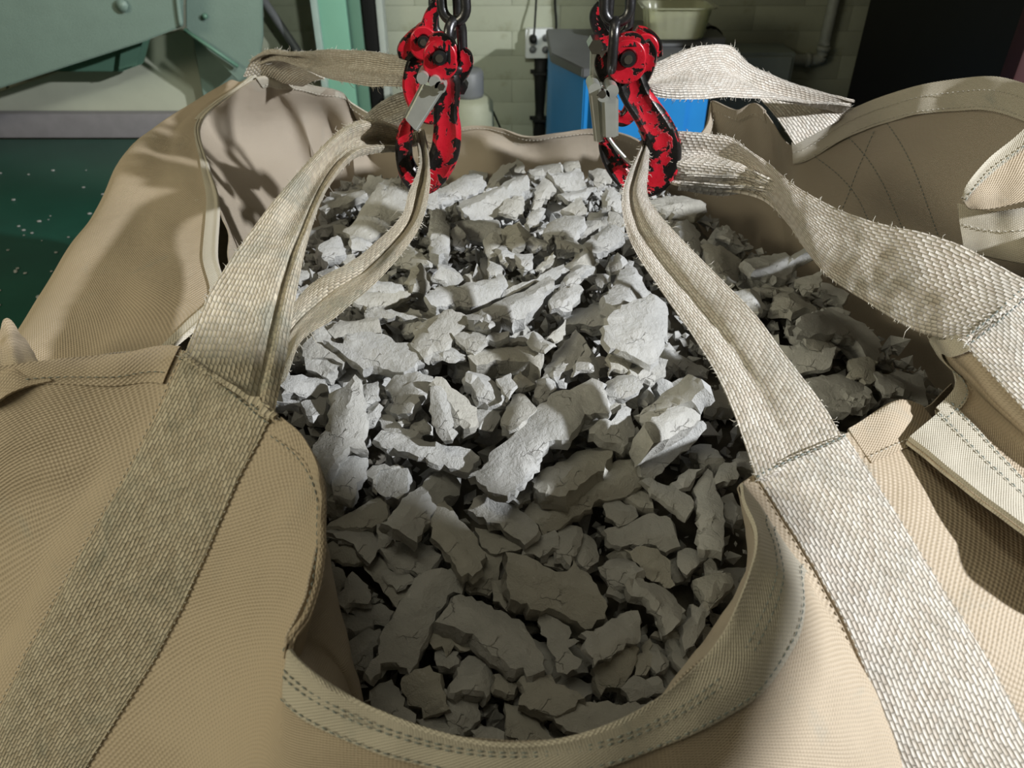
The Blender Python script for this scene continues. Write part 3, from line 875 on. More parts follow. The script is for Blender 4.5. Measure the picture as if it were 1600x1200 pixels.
# front lining: inner face of the front panel
rim_i = [(0, (60,568,.665)), (0, (290,552,.664)), (0, (430,652,.622)), (0, (482,700,.606)), (0, (509,765,.588)), (0, (500,870,.560)), (0, (474,958,.528)), (0, (456,1016,.508)),
         (0, (562,1098,.483)), (0, (700,1149,.466)), (0, (830,1163,.461)), (0, (960,1132,.466)), (0, (1058,1074,.481)), (0, (1129,998,.506)), (0, (1169,905,.536)), (0, (1183,840,.561)),
         (0, (1161,772,.606)), (0, (1180,744,.642)), (0, (1315,686,.667)), (0, (1400,634,.71)), (0, (1445,640,.755)), (0, (1490,600,.78))]
top = [D(*c) for _, c in rim_i]
inn = [(-.03,0),(-.05,.0),(-.05,0),(-.045,.0),(-.03,0),(.004,0),(.028,.004),(.03,.02),(.0,-.01),(0,-.02),(0,-.02),(0,-.01),(-.03,.0),(-.045,.0),(-.03,.0),(0,0),(.03,0),(.05,0),(.06,0),(.05,0),(.05,0),(.05,.0)]
mid = [np.array([p[0] + d[0] * .7, p[1] + d[1], p[2] - .07]) for p, d in zip(top, inn)]
bot = [np.array([p[0] + d[0] * 1.6, p[1] - .02, p[2] - .25]) for p, d in zip(top, inn)]
NP_ = face_cam(Cloth([top, mid, bot], seed=41, amp=.0025, freq=7))
P, N = NP_.at(rng(0, 21, .12), rng(0, 2, .08)); grid_obj('front_lining', P, N, .0012, M['lining'], bag)

# ---- the body of the bag below, standing on the floor --------------------------------------
V, F = [], []
ns = 72; prof = [(0.0, .80), (.02, .93), (.12, 1.0), (.45, 1.04), (.75, 1.03), (.86, .97)]
for z, k in prof:
    for i in range(ns):
        th = 2 * math.pi * i / ns; c_, s_ = math.cos(th), math.sin(th)
        q = 1 / (abs(c_) ** 4 + abs(s_) ** 4) ** .25
        V.append((.05 + .50 * k * q * c_, .80 + .56 * k * q * s_, z + .001))
for j in range(len(prof) - 1):
    for i in range(ns): F.append((j * ns + i, j * ns + (i + 1) % ns, (j + 1) * ns + (i + 1) % ns, (j + 1) * ns + i))
F.append(tuple(range(ns))[::-1]); F.append(tuple((len(prof) - 1) * ns + i for i in range(ns)))
uvb = [(i % ns * .043, z * 1.0) for z, k in prof for i in range(ns)]
mobj('bag_body', V, F, M['fabric'], bag, uv=uvb)

# ---- webbing loops ----------------------------------------------------------------------------
def ribbon(rows, name, mat, parent, cup=0.0, folds=0.0, fk=1.5, ph=0.0, seed=1, thick=.0028, wrink=.0012, n=None, fold_fn=None):
    """webbing between two surveyed edges; folds gather its width into lengthwise pleats"""
    L = np.array([D(*r[0]) for r in rows]); R = np.array([D(*r[1]) for r in rows])
    m = len(rows)
    nn = n or m * 12
    u = np.linspace(0, m - 1, nn)
    A = crom_at(L, u); B = crom_at(R, u)
    K = 25
    s = np.linspace(0, 1, K)
    P = A[:, None] * (1 - s)[None, :, None] + B[:, None] * s[None, :, None]
    T = np.gradient((A + B) / 2, axis=0); T /= np.linalg.norm(T, axis=1, keepdims=True)
    W = B - A
    Nn = np.cross(T, W); Nn /= np.linalg.norm(Nn, axis=1, keepdims=True)
    mid = (A + B) / 2
    sg = np.sign(((CP - mid) * Nn).sum(1)); Nn *= sg[:, None]
    w = np.linalg.norm(W, axis=1)
    lack = np.sqrt(np.maximum(0.078 ** 2 - w ** 2, 0)) / 2
    f = folds * lack[:, None] * np.sin(2 * math.pi * fk * s[None] + ph + .6 * np.sin(np.linspace(0, 5, nn))[:, None])
    c = cup * (4 * s * (1 - s))[None]
    nz = SineNoise(seed, 14); d = nz(P) * wrink
    nz2 = SineNoise(seed + 5, 45); d = d + nz2(P) * wrink * .25
    if fold_fn is not None: d = d + fold_fn(s[None, :], np.linspace(0, 1, nn)[:, None])
    P = P + Nn[:, None] * (f + c + d)[..., None]
    Pu = np.gradient(P, axis=1); Pv = np.gradient(P, axis=0)
    N2 = np.cross(Pv, Pu); N2 /= np.maximum(np.linalg.norm(N2, axis=-1, keepdims=True), 1e-9)
    N2 *= np.sign((N2 * Nn[:, None]).sum(-1, keepdims=True).mean())
    # webbing keeps its real 80 mm width in its pattern
    dv = np.linalg.norm(np.diff(mid, axis=0), axis=1); vv = np.concatenate([[0], np.cumsum(dv)])
    uv = np.stack([np.repeat((s * .08)[None], nn, 0), np.repeat(vv[:, None], K, 1)], -1).reshape(-1, 2)
    idx = np.arange(nn * K).reshape(nn, K)
    a, b, c2, d2 = idx[:-1, :-1].ravel(), idx[:-1, 1:].ravel(), idx[1:, 1:].ravel(), idx[1:, :-1].ravel()
    Fq = np.stack([a, b, c2, d2], 1); Mn = nn * K
    faces = Fq[:, ::-1].tolist() + (Fq + Mn).tolist()
    def rim(line):
        for i in range(len(line) - 1): faces.append((line[i], line[i + 1], line[i + 1] + Mn, line[i] + Mn))
    rim(list(idx[0])); rim(list(idx[:, -1])); rim(list(idx[-1][::-1])); rim(list(idx[:, 0][::-1]))
    o = mobj(name, np.concatenate([P.reshape(-1, 3), (P - N2 * thick).reshape(-1, 3)]), faces, M[mat], parent, uv=np.concatenate([uv, uv]), sharp=60)
    # frayed yarn ends along both edges
    V, F = [], []
    rr = random.Random(seed)
    for e in range(int(vv[-1] / .0035)):
        j = rr.randrange(1, nn - 1); side = rr.choice((0, K - 1))
        p = P[j, side]; o_ = (P[j, side] - P[j, 1 if side == 0 else K - 2]); o_ /= np.linalg.norm(o_) + 1e-9
        ln = rr.uniform(.002, .0055) * (2.2 if rr.random() < .07 else 1)
        q1 = p + o_ * ln * .5 + np.array([rr.uniform(-1, 1) for _ in range(3)]) * ln * .3
        q2 = q1 + o_ * ln * .3 + np.array([rr.uniform(-1, 1) for _ in range(3)]) * ln * .6
        v, f_ = sweep([p - o_ * .001, q1, q2], [(.00035, .00035), (.0003, .0003), (.00015, .00015)], 4)
        k0 = len(V); V += v; F += [tuple(i + k0 for i in g) for g in f_]
    if V: mobj('loose_yarn', V, F, M['thread'], o, kind='stuff')
    return o

s = sewn(FP, 3, 4, .0, 4.6, 'sewn_webbing', 'web_dirty')
def cr1(s, v): return -0.006 * np.exp(-((s - (.80 - .12 * v)) / .05) ** 2) + .004 * np.exp(-((s - (.9 - .1 * v)) / .08) ** 2)
ribbon([((286,556,.647),(432,652,.607)),((290,548,.648),(430,646,.608)),((330,455,.690),(447,560,.655)),((385,368,.735),(463,460,.705)),((447,292,.780),(482,375,.765)),
        ((500,232,.815),(510,300,.805)),((540,197,.84),(548,252,.838)),((585,184,.868),(585,240,.872)),((628,196,.885),(632,238,.888)),((652,200,.880),(654,226,.880))],
       'lifting_loop', 'web_dirty', bag, folds=.30, fk=1.5, seed=11, fold_fn=cr1)
def cr2(s, v): return -0.0045 * np.exp(-((s - .38) / .06) ** 2)
ribbon([((648,200,.880),(662,206,.880)),((652,222,.868),(668,226,.868)),((655,262,.850),(672,262,.850)),((640,300,.835),(672,292,.835)),((627,340,.825),(660,345,.825)),((585,382,.815),(632,392,.812)),
        ((535,418,.805),(590,440,.800)),((482,448,.800),(526,496,.79)),((450,488,.790),(472,535,.78)),((400,560,.772),(440,600,.768)),((352,540,.785),(392,590,.775)),((322,504,.798),(350,560,.782))],
       'lifting_loop', 'web_dirty', bag, folds=.09, fk=1.25, ph=.8, seed=12, fold_fn=cr2)
s = sewn(FP, 19, 20, 0.0, 4.6, 'sewn_webbing', 'web')
def cr3(s, v): return (-0.006 * np.exp(-((s - (.33 + .12 * v)) / .07) ** 2) + .004 * np.exp(-((s - .15) / .1) ** 2)) * (1 - np.clip(v * 1.25 - .2, 0, 1))
ribbon([((1004,212,.890),(1016,206,.890)),((1002,228,.872),(1015,224,.872)),((986,262,.850),(1014,258,.850)),((973,300,.835),(1012,300,.832)),((975,345,.815),(1030,332,.808)),((992,392,.795),(1065,372,.785)),
        ((1034,455,.768),(1124,432,.755)),((1084,528,.735),(1188,500,.720)),((1128,602,.700),(1246,578,.690)),((1160,682,.665),(1290,640,.668)),((1180,742,.6275),(1315,682,.652)),((1186,752,.625),(1321,692,.65))],
       'lifting_loop', 'web', bag, folds=.07, fk=1.25, ph=2.2, seed=13, fold_fn=cr3)
s = sewn(RP, 4, 5, 0.0, 4.6, 'sewn_webbing', 'web')
ribbon([((1000,206,.895),(1004,236,.895)),((1052,208,.885),(1050,282,.885)),((1105,212,.885),(1118,292,.885)),((1150,220,.882),(1185,306,.875)),((1196,252,.865),(1232,352,.850)),((1258,300,.838),(1282,420,.81)),
        ((1350,342,.800),(1348,468,.775)),((1478,374,.755),(1425,512,.730)),((1605,437,.712),(1500,530,.692)),((1617,448,.709),(1510,541,.689))],
       'lifting_loop', 'web', bag, folds=.35, fk=1.75, ph=.6, seed=17)
# the twisted frayed underside of that loop
ribbon([((1060,262,.900),(1062,296,.898)),((1110,262,.895),(1120,302,.893)),((1165,268,.89),(1170,300,.888)),((1225,290,.87),(1228,304,.87))], 'loop_underside', 'web_grey', bag, folds=.5, fk=2.5, seed=19, wrink=.003)
ribbon([((1000,112,.93),(1002,142,.93)),((1024,104,.94),(1024,150,.935)),((1055,88,.96),(1058,154,.95)),((1092,74,.985),(1096,154,.97)),((1138,75,1.02),(1145,153,1.005)),((1166,106,1.055),(1195,158,1.05)),((1232,134,1.09),(1245,165,1.09)),((1328,163,1.125),(1322,170,1.12))],
       'lifting_loop', 'web', bag, folds=.30, fk=1.2, ph=1.5, seed=23)
ribbon([((1186,152,1.135),(1328,166,1.128)),((1214,184,1.14),(1332,170,1.13)),((1242,226,1.145),(1340,172,1.135))], 'loop_end', 'web', bag, folds=0, seed=29)
ribbon([((668,100,.90),(660,134,.90)),((640,92,.905),(628,135,.905)),((600,86,.94),(585,134,.935)),((550,80,.995),(545,129,.985)),((500,80,1.055),(504,120,1.05)),((455,80,1.125),(472,104,1.12)),((418,78,1.17),(440,92,1.165)),((392,92,1.2),(412,98,1.195))],
       'lifting_loop', 'web', bag, folds=.2, fk=1.4, ph=.4, seed=37)
ribbon([((414,79,1.19),(506,124,1.19)),((392,96,1.215),(488,128,1.225)),((380,120,1.235),(472,136,1.26))], 'loop_end', 'web', bag, folds=0, seed=39)
ribbon([((668,140,.955),(664,172,.955)),((636,146,.975),(634,188,.975)),((600,160,1.01),(606,200,1.005)),((568,184,1.06),(590,218,1.05)),((540,212,1.15),(565,240,1.12))], 'lifting_loop', 'web_grey', bag, folds=.3, fk=1.4, seed=43)

# seams where the loops enter the panels
stitch(FP, 2.98, .04, 4.05, .04, 'thread_blue', .004); stitch(FP, 2.98, .075, 4.05, .075, 'thread_blue', .004)
stitch(FP, 18.9, .03, 20.05, .03, 'thread_blue', .0045, r=.0009); stitch(FP, 18.9, .05, 20.05, .05, 'thread', .0045)
stitch(RP, 3.95, .03, 5.02, .03, 'thread_blue', .0045, r=.0009); stitch(RP, 3.95, .11, 5.02, .11, 'thread_blue', .0045, r=.0009)
for k_, (V, F) in stitch_v.items():
    mobj('stitching', V, F, M[k_], bag, kind='stuff')
# ================================================================ HOOKS AND CHAINS
def hookside(th):
    # forged section: flat flanks with a shallow groove
    c, s_ = math.cos(th), math.sin(th)
    k = 1 / (abs(c) ** 3.2 + abs(s_) ** 3.2) ** (1 / 3.2)
    x, y = c * k, s_ * k
    if abs(x) < .62: y *= .62 + .38 * (abs(x) / .62) ** 3
    return x, y
def hook(name, Y, pts, label, head, earw=1.0, zoff=0.0):
    P = np.array([VY(p[0], p[1], Y) for p in pts])
    w = np.array([p[2] for p in pts]) * (Y / C35 / FPX) * .93
    n = 70
    Pc = crom(P, n); wc = crom(w.reshape(-1, 1), n)[:, 0]
    zc = np.clip(wc * .68, .0055, .0115)
    r = root(name, tuple(P[0]), label, 'hook', 'red lifting hooks')
    v, f = sweep(Pc, [(a, b) for a, b in zip(wc, zc)], 20, up=(0, 1, 0), sec=hookside)
    body = mobj('hook_body', v, f, M['red'], r, sharp=55)
    # clevis head: two drilled ears and a pin, joined to the shank by a collar
    hx, hy, hr = head
    c = VY(hx, hy, Y); R = hr * (Y / C35 / FPX)
    for sgn in (-1, 1):
        yy = Y + sgn * .0125
        V, F = [], []
        ns = 28
        for dy in (-.0042, .0042):
            for rad in (R * .42, R * .95):
                for i in range(ns):
                    th = 2 * math.pi * i / ns
                    ex = 1 + (.35 if math.sin(th) < -.3 else 0) * (-math.sin(th)) * (1 if rad > R * .5 else 0)
                    V.append((c[0] + rad * math.cos(th) * ex, yy + dy, c[2] + rad * math.sin(th) * ex))
        for i in range(ns):
            j = (i + 1) % ns
            F += [(i, j, ns + j, ns + i), (2 * ns + i, 3 * ns + i, 3 * ns + j, 2 * ns + j), (ns + i, ns + j, 3 * ns + j, 3 * ns + i), (i, 2 * ns + i, 2 * ns + j, j)]
        o = mobj('ear', V, F, M['red'], r, sharp=40)
        b = o.modifiers.new('bevel', 'BEVEL'); b.width = .0016; b.segments = 2; b.limit_method = 'ANGLE'
    v, f = sweep([(c[0], Y - .021, c[2]), (c[0], Y + .021, c[2])], [(R * .40, R * .40)] * 2, 18); pn = mobj('pin', v, f, M['steel'], r, sharp=40)
    v, f = sweep([(c[0], Y - .0225, c[2]), (c[0], Y - .021, c[2])], [(R * .22, R * .22)] * 2, 12); mobj('pin_end', v, f, M['bolt'], pn, sharp=40)
    return r, c, R

hl, cl_, Rl = hook('lifting_hook', .862, [(692,104,15),(698,124,18),(699,148,17),(697,175,17),(699,205,19),(695,238,20),(681,266,20),(661,284,18.5),(643,274,15.5),(633,252,12.5),(631,226,11.5),(634,202,10),(637,188,6)],
    'front left red and black hook, silver latch closed, on the left chain', (689, 84, 21))
hr_, cr_, Rr = hook('lifting_hook', .872, [(980,104,17),(984,124,20),(994,148,20),(1008,170,20),(1024,196,22),(1035,222,23.5),(1036,250,24.5),(1022,277,24),(996,286,19),(972,272,15),(956,250,13),(948,228,11.5),(944,214,7)],
    'front right red and black hook, bright wide bowl, on the right chain', (978, 86, 23))
# shoulders of the forged heads
def lump(r, Y, pts, mat='red', name='shoulder', sec=hookside, up=(0, 1, 0), dep=.011, seg=16):
    P = np.array([VY(p[0], p[1], Y) for p in pts]); w = np.array([p[2] for p in pts]) * (Y / C35 / FPX)
    n = 24; Pc = crom(P, n); wc = crom(w.reshape(-1, 1), n)[:, 0]
    v, f = sweep(Pc, [(a, min(dep, a)) for a in wc], seg, up=up, sec=sec)
    return mobj(name, v, f, M[mat], r, sharp=55)
lump(hl, .868, [(722,78,5),(728,88,8),(727,102,9),(716,118,10),(702,132,11)])
lump(hl, .850, [(672,64,6),(684,62,9),(698,66,10),(706,74,7)])
lump(hl, .866, [(668,108,6),(676,118,9),(690,130,10)])
lump(hr_, .878, [(940,80,7),(940,98,10),(950,116,12),(968,134,13)])
lump(hr_, .878, [(1006,66,8),(1012,86,11),(1004,108,13),(994,128,12)])
lump(hr_, .860, [(962,68,6),(976,62,8),(992,62,8),(1004,70,5)])

hb1, c3, R3 = hook('lifting_hook', .935, [(668,76,14),(656,92,14),(646,112,12),(642,136,11),(650,162,11),(664,180,10),(680,182,9),(690,170,7),(692,158,5)],
    'rear left red and black hook, partly hidden behind the front left one', (664, 60, 17))
lump(hb1, .93, [(686,4,7),(674,24,8),(668,44,10),(652,62,13),(636,78,12),(632,92,7)])
lump(hb1, .93, [(684,-40,8),(686,-10,8),(686,10,7)])
hb2, c4, R4 = hook('lifting_hook', .945, [(1006,86,15),(1002,106,13),(994,130,11),(990,156,11),(984,176,11),(972,186,10),(960,178,8),(954,164,5)],
    'rear right red and black hook, mostly hidden behind the front right one', (1004, 72, 18))
lump(hb2, .94, [(992,50,8),(1006,58,11),(1018,72,12),(1024,90,9)])
lump(hb2, .94, [(940,6,6),(932,22,8),(934,40,8),(946,60,9),(960,78,10)])

# latches
def channel(name, quad, Y, depth, mat, parent, wall=.0018):
    """folded sheet latch: a face and two cheeks"""
    q = [VY(x, y, Y) for x, y in quad]
    bm = bmesh.new()
    f = [bm.verts.new(p) for p in q]
    b = [bm.verts.new((p[0], p[1] + depth, p[2])) for p in q]
    bm.faces.new(f)
    bm.faces.new((f[1], f[0], b[0], b[1])) if False else None
    bm.faces.new((f[0], f[3], b[3], b[0])); bm.faces.new((f[2], f[1], b[1], b[2]))
    bmesh.ops.recalc_face_normals(bm, faces=list(bm.faces))
    es = [e for e in bm.edges if len(e.link_faces) == 2]
    bmesh.ops.bevel(bm, geom=es, offset=.003, segments=3, affect='EDGES')
    bmesh.ops.solidify(bm, geom=list(bm.faces), thickness=wall)
    bm.verts.index_update()
    return bm_obj(name, bm, mat, parent, sharp=40)
lt = channel('latch', [(658,131),(694,142),(652,207),(631,184)], .842, .022, M['zinc'], hl)
for (x, y) in ((661,120),(680,126),(689,134)):
    c = VY(x, y, .845); v, f = sweep([(c[0], .838, c[2]), (c[0], .872, c[2])], [(.0062, .0062)] * 2, 14); mobj('latch_eye', v, f, M['zinc'], lt, sharp=40)
c = VY(690, 134, .838); v, f = sweep([(c[0], .832, c[2]), (c[0], .84, c[2])], [(.004, .004)] * 2, 6); mobj('latch_bolt', v, f, M['bolt'], lt, sharp=40)
c = VY(720, 133, .88); v, f = sweep([(c[0], .868, c[2]), (c[0], .89, c[2])], [(.008, .008)] * 2, 6); mobj('head_bolt', v, f, M['steel'], hl, sharp=40)
l2 = channel('latch', [(919,134),(937,134),(943,222),(929,222)], .852, .010, M['zinc'], hr_)
l3 = channel('latch', [(942,134),(964,156),(964,213),(945,214)], .846, .016, M['zinc'], hr_)
l4 = channel('latch_bracket', [(926,76),(950,80),(948,150),(924,150)], .875, .010, M['zinc'], hr_)
for (x, y) in ((928,136),(941,145),(955,138)):
    c = VY(x, y, .85); v, f = sweep([(c[0], .838, c[2]), (c[0], .875, c[2])], [(.0068, .0068)] * 2, 14); mobj('latch_eye', v, f, M['zinc'], l3, sharp=40)
c = VY(940, 145, .836); v, f = sweep([(c[0], .829, c[2]), (c[0], .838, c[2])], [(.0042, .0042)] * 2, 12); mobj('latch_bolt', v, f, M['bolt'], l3, sharp=40)
c = VY(929, 68, .88); v, f = sweep([(c[0], .862, c[2]), (c[0], .89, c[2])], [(.008, .008)] * 2, 6); mobj('head_bolt', v, f, M['bolt'], hr_, sharp=40)
l5 = [VY(950, 214, .862), VY(960, 228, .862), VY(978, 248, .862), VY(990, 258, .862)]
v, f = sweep(crom(l5, 14), .0022, 8); mobj('latch_spring', v, f, M['zinc'], hr_)

# chains
def link_mesh(L=.060, W=.0375, r=.0054):
    h = (L - W) / 2 - 0; R = W / 2 - r
    pts = []
    for i in range(13):
        a = math.pi * i / 12; pts.append((R * math.cos(a), 0, h + R * math.sin(a)))
    for i in range(13):
        a = math.pi + math.pi * i / 12; pts.append((R * math.cos(a), 0, -h + R * math.sin(a)))
    v, f = sweep(pts, r, 12, closed=True, up=(0, 1, 0))
    me = bpy.data.meshes.new('chain_link'); me.from_pydata([tuple(map(float, q)) for q in v], [], f); me.materials.append(M['steel']); me.shade_smooth()
    return me
LM = link_mesh()
def chain(x0, z0, y0, x1, y1, n, phase, label):
    """links from the hook's pin up to the hoist, alternately turned"""
    r = root('lifting_chain', (x0, y0, z0), label, 'chain', 'lifting chains')
    p = .060 - 2 * .0054 - .0008
    for i in range(n):
        o = bpy.data.objects.new('chain_link', LM); COL.objects.link(o); o.parent = r
        t = i * p
        o.location = ((x1 - x0) * i / n, (y1 - y0) * i / n, t)
        o.rotation_euler = (0.04 * math.sin(i * 2.1), 0.05 * math.sin(i * 1.7), math.radians(phase + (90 if i % 2 else 0) + 8 * math.sin(i * 1.3)))
    return r
c = VY(712, 72, .862); ch1 = chain(c[0], c[2], .862, c[0] - .02, .90, 30, 62, 'dark steel chain above the front left hook, nearest the camera')
c = VY(958, 72, .872); ch2 = chain(c[0], c[2], .868, c[0] + .01, .90, 30, 82, 'dark steel chain above the front right hook, nearest the camera')
c = VY(696, 22, .93); ch3 = chain(c[0], c[2], .935, c[0] - .01, .95, 28, 10, 'dark steel chain above the rear left hook')
c = VY(968, 20, .945); ch4 = chain(c[0], c[2], .945, c[0], .95, 28, 20, 'dark steel chain above the rear right hook')
# the hoist beam the four chains hang from, above the picture
bm = bmesh.new()
bx(bm, -.35, .45, .86, .99, 2.86, 2.875, .003); bx(bm, -.35, .45, .86, .99, 2.98, 2.995, .003); bx(bm, -.35, .45, .918, .932, 2.875, 2.98, .001)
bm_obj('hoist_beam', bm, M['grey'], None, origin=(.05, .925, 2.9), label='grey steel hoist beam the four lifting chains hang from', cat='beam')

# added unseen block, placed to keep the work lamp off the bag's front
hm = root('shade_block', (.86, -.12, 1.70), 'grey ribbed hoist motor hanging high over the right front corner, outside the picture', 'motor')
bm = bmesh.new(); bx(bm, .60, 1.125, -.34, .135, 1.70, 1.86, .03); bm_obj('shade_block_body', bm, M['grey'], hm)
for i in range(9):
    bm = bmesh.new(); bx(bm, .64 + i * .052, .65 + i * .052, -.31, .10, 1.855, 1.885, .002); bm_obj('shade_block_rib', bm, M['grey'], hm)
v, f = sweep([(.86, -.12, 1.86), (.86, -.12, 3.5)], .014, 12); mobj('shade_block_rod', v, f, M['steel'], hm)
# ================================================================ THE HEAP OF DRY CLAY
def heap(x, y):
    ys = [.20, .34, .50, .65, .80, 1.0, 1.25, 1.5]; zs = [.945, .955, 1.005, 1.08, 1.12, 1.14, 1.145, 1.12]
    z = float(np.interp(y, ys, zs))
    xr = .52 - (y - .68) * .46 if y > .68 else .52 - (.68 - y) * .75
    xl = -.29
    if x > xr: z -= (x - xr) * .5
    if x < xl: z -= (xl - x) * .9
    if x > .22: z -= (x - .22) * .04
    return z
def heap_hit(px, py, h=0.0):
    r = ray(px, py); lo, hi = .2, 2.2
    for _ in range(40):
        m = (lo + hi) / 2; p = CP + r * m
        if p[2] > heap(p[0], p[1]) + h: lo = m
        else: hi = m
    return CP + r * lo

def resample_poly(P2, step, jag, rr, closed=True):
    out = []
    n = len(P2)
    for i in range(n):
        a, b = P2[i], P2[(i + 1) % n]
        L = math.hypot(b[0] - a[0], b[1] - a[1])
        k = max(1, int(round(L / step)))
        nx, ny = (b[1] - a[1]) / (L + 1e-9), -(b[0] - a[0]) / (L + 1e-9)
        for j in range(k):
            t = j / k
            q = rr.gauss(0, jag) * (1 if j else .4)
            out.append((a[0] + (b[0] - a[0]) * t + nx * q, a[1] + (b[1] - a[1]) * t + ny * q))
    return out
def inside(p, poly):
    x, y = p; c = False; n = len(poly); j = n - 1
    for i in range(n):
        xi, yi = poly[i]; xj, yj = poly[j]
        if (yi > y) != (yj > y) and x < (xj - xi) * (y - yi) / (yj - yi + 1e-12) + xi: c = not c
        j = i
    return c
def clay_mesh(poly, thick, seed, step=.0055, crease=0.0, warp=.004, jag=.0013, taper=0.0, undercut=.004, rough=.0012):
    """a broken slab: ragged outline, warped and creased face, rough broken sides"""
    rr = random.Random(seed)
    P = resample_poly(poly, step, jag, rr)
    n = len(P)
    A = np.array(P)
    cen = A.mean(0); Q = A - cen
    w_, ev = np.linalg.eigh(Q.T @ Q); maj, mnr = ev[:, 1], ev[:, 0]
    lmin = max(1e-3, np.abs(Q @ mnr).max()); lmaj = max(1e-3, np.abs(Q @ maj).max())
    ins = []
    x0, y0 = A.min(0); x1, y1 = A.max(0)
    g = step * 1.15
    yy = y0 + g / 2
    while yy < y1:
        xx = x0 + g / 2 + (g / 2 if int((yy - y0) / g) % 2 else 0)
        while xx < x1:
            p = (xx + rr.uniform(-.25, .25) * g, yy + rr.uniform(-.25, .25) * g)
            if inside(p, P):
                d = np.min(np.hypot(A[:, 0] - p[0], A[:, 1] - p[1]))
                if d > g * .55: ins.append(p)
            xx += g
        yy += g * .9
    vin = [Vector(p) for p in P] + [Vector(p) for p in ins]
    try:
        res = delaunay_2d_cdt(vin, [(i, (i + 1) % n) for i in range(n)], [], 1, 1e-7)
        v2, tris = res[0], res[2]
        if len(v2) != len(vin) or len(tris) < 1: raise ValueError
    except Exception:
        v2 = [Vector(p) for p in P] + [Vector(cen)]; tris = [(i, (i + 1) % n, n) for i in range(n)]
    X = np.array([(v[0], v[1]) for v in v2])
    R = X - cen
    side = (R @ mnr) / lmin; al = (R @ maj) / lmaj
    off = rr.uniform(-.35, .35)
    s1 = SineNoise(seed + 1, 11, 8); s2 = SineNoise(seed + 2, 45, 10); s3 = SineNoise(seed + 3, 95, 12)
    X3 = np.concatenate([X, np.zeros((len(X), 1)) + rr.random()], 1)
    z = -crease * lmin * np.abs(side - off) + warp * s1(X3) * .6 + rough * .55 * s2(X3) + rough * .45 * s3(X3)
    z += rr.uniform(-1, 1) * warp * al * 1.4 + rr.choice((-1, 1)) * warp * 1.2 * al ** 2
    # flaked steps
    if rr.random() < .6:
        a = rr.uniform(0, 6.28); dd = R @ np.array([math.cos(a), math.sin(a)]) / lmaj
        z -= np.where(dd > rr.uniform(.1, .6), .0022, 0)
    # chamfered border
    top = np.concatenate([X, z[:, None]], 1)
    bl = np.zeros(len(X), bool); bl[:n] = True
    top[bl, 2] -= rr.uniform(.0003, .0018)
    # side rings
    out = R[:n] / np.maximum(np.linalg.norm(R[:n], axis=1, keepdims=True), 1e-6)
    rings = []
    nl = 3 if thick > .016 else 2
    for k in range(1, nl + 1):
        t = k / nl
        prof = undercut * (math.sin(t * math.pi) * rr.uniform(.0, 1.2) - t * rr.uniform(.2, 1.6))
        jit = np.array([[rr.gauss(0, .0011), rr.gauss(0, .0011)] for _ in range(n)])
        xy = X[:n] + out * prof + jit
        tz = z[:n] - thick * t * (1 - taper * (al[:n] * .5 + .5))
        rings.append(np.concatenate([xy, tz[:, None]], 1))
    botc = np.concatenate([X, (z * .3 - thick * (1 - taper * (al * .5 + .5)))[:, None]], 1)
    V = [top] + rings[:-1]
    base = len(top)
    F = [tuple(t) for t in tris]
    # orientation of the cap
    if F:
        t = F[0]; a, b, c = X[t[0]], X[t[1]], X[t[2]]
        if (b[0]-a[0])*(c[1]-a[1]) - (b[1]-a[1])*(c[0]-a[0]) < 0: F = [f[::-1] for f in F]
    area = 0.5 * sum(P[i][0] * P[(i+1) % n][1] - P[(i+1) % n][0] * P[i][1] for i in range(n))
    fl = area < 0
    def q(a, b, c, d): F.append((a, b, c, d) if fl else (d, c, b, a))
    prev = list(range(n)); cur = base
    for k in range(nl - 1):
        nx = list(range(cur, cur + n)); cur += n
        for i in range(n): j = (i + 1) % n; q(prev[i], prev[j], nx[j], nx[i])
        prev = nx
    bot = rings[-1]; V.append(bot); nx = list(range(cur, cur + n)); cur += n
    for i in range(n): j = (i + 1) % n; q(prev[i], prev[j], nx[j], nx[i])
    c_ = np.array([[bot[:, 0].mean(), bot[:, 1].mean(), bot[:, 2].mean() - .002]]); V.append(c_)
    for i in range(n): j = (i + 1) % n; F.append((nx[i], nx[j], cur) if fl else (nx[j], nx[i], cur))
    return np.concatenate(V), F
def clay_piece(name, poly3, nrm, thick, seed, **kw):
    """poly3: world points of the face outline (near a plane with normal nrm)"""
    C0 = np.mean(poly3, axis=0)
    n = np.array(nrm, float); n /= np.linalg.norm(n)
    ex = np.cross([0, 1, 0], n); ex /= np.linalg.norm(ex); ey = np.cross(n, ex)
    P2 = [((p - C0) @ ex, (p - C0) @ ey) for p in poly3]
    mk = {k: kw.pop(k) for k in list(kw) if k in ('step', 'crease', 'warp', 'jag', 'taper', 'undercut', 'rough')}
    V, F = clay_mesh(P2, thick, seed, **mk)
    W = C0 + V[:, 0:1] * ex + V[:, 1:2] * ey + V[:, 2:3] * n
    o = mobj(name, W, F, M['clay'], None, origin=C0, sharp=26, **kw)
    return o
def traced(px, h, thick, tx, ty, seed, label, **kw):
    """a piece seen in the heap: its face lies on a plane tilted by tx, ty over the heap"""
    cx = sum(p[0] for p in px) / len(px); cy = sum(p[1] for p in px) / len(px)
    C0 = heap_hit(cx, cy, h)
    n = np.array([tx, ty, 1.0]); n /= np.linalg.norm(n)
    pts = []
    for p in px:
        r = ray(*p); t = ((C0 - CP) @ n) / (r @ n); pts.append(CP + r * t)
    return clay_piece('clay_chunk', pts, n, thick, seed, label=label, cat='clay chunk', **kw)

# face outline in the photograph (x, y), height over the heap, thickness, tilt x, tilt y, crease, label
T = []
def c(px, h, th, tx, ty, cr, label): T.append((px, h, th, tx, ty, cr, label))
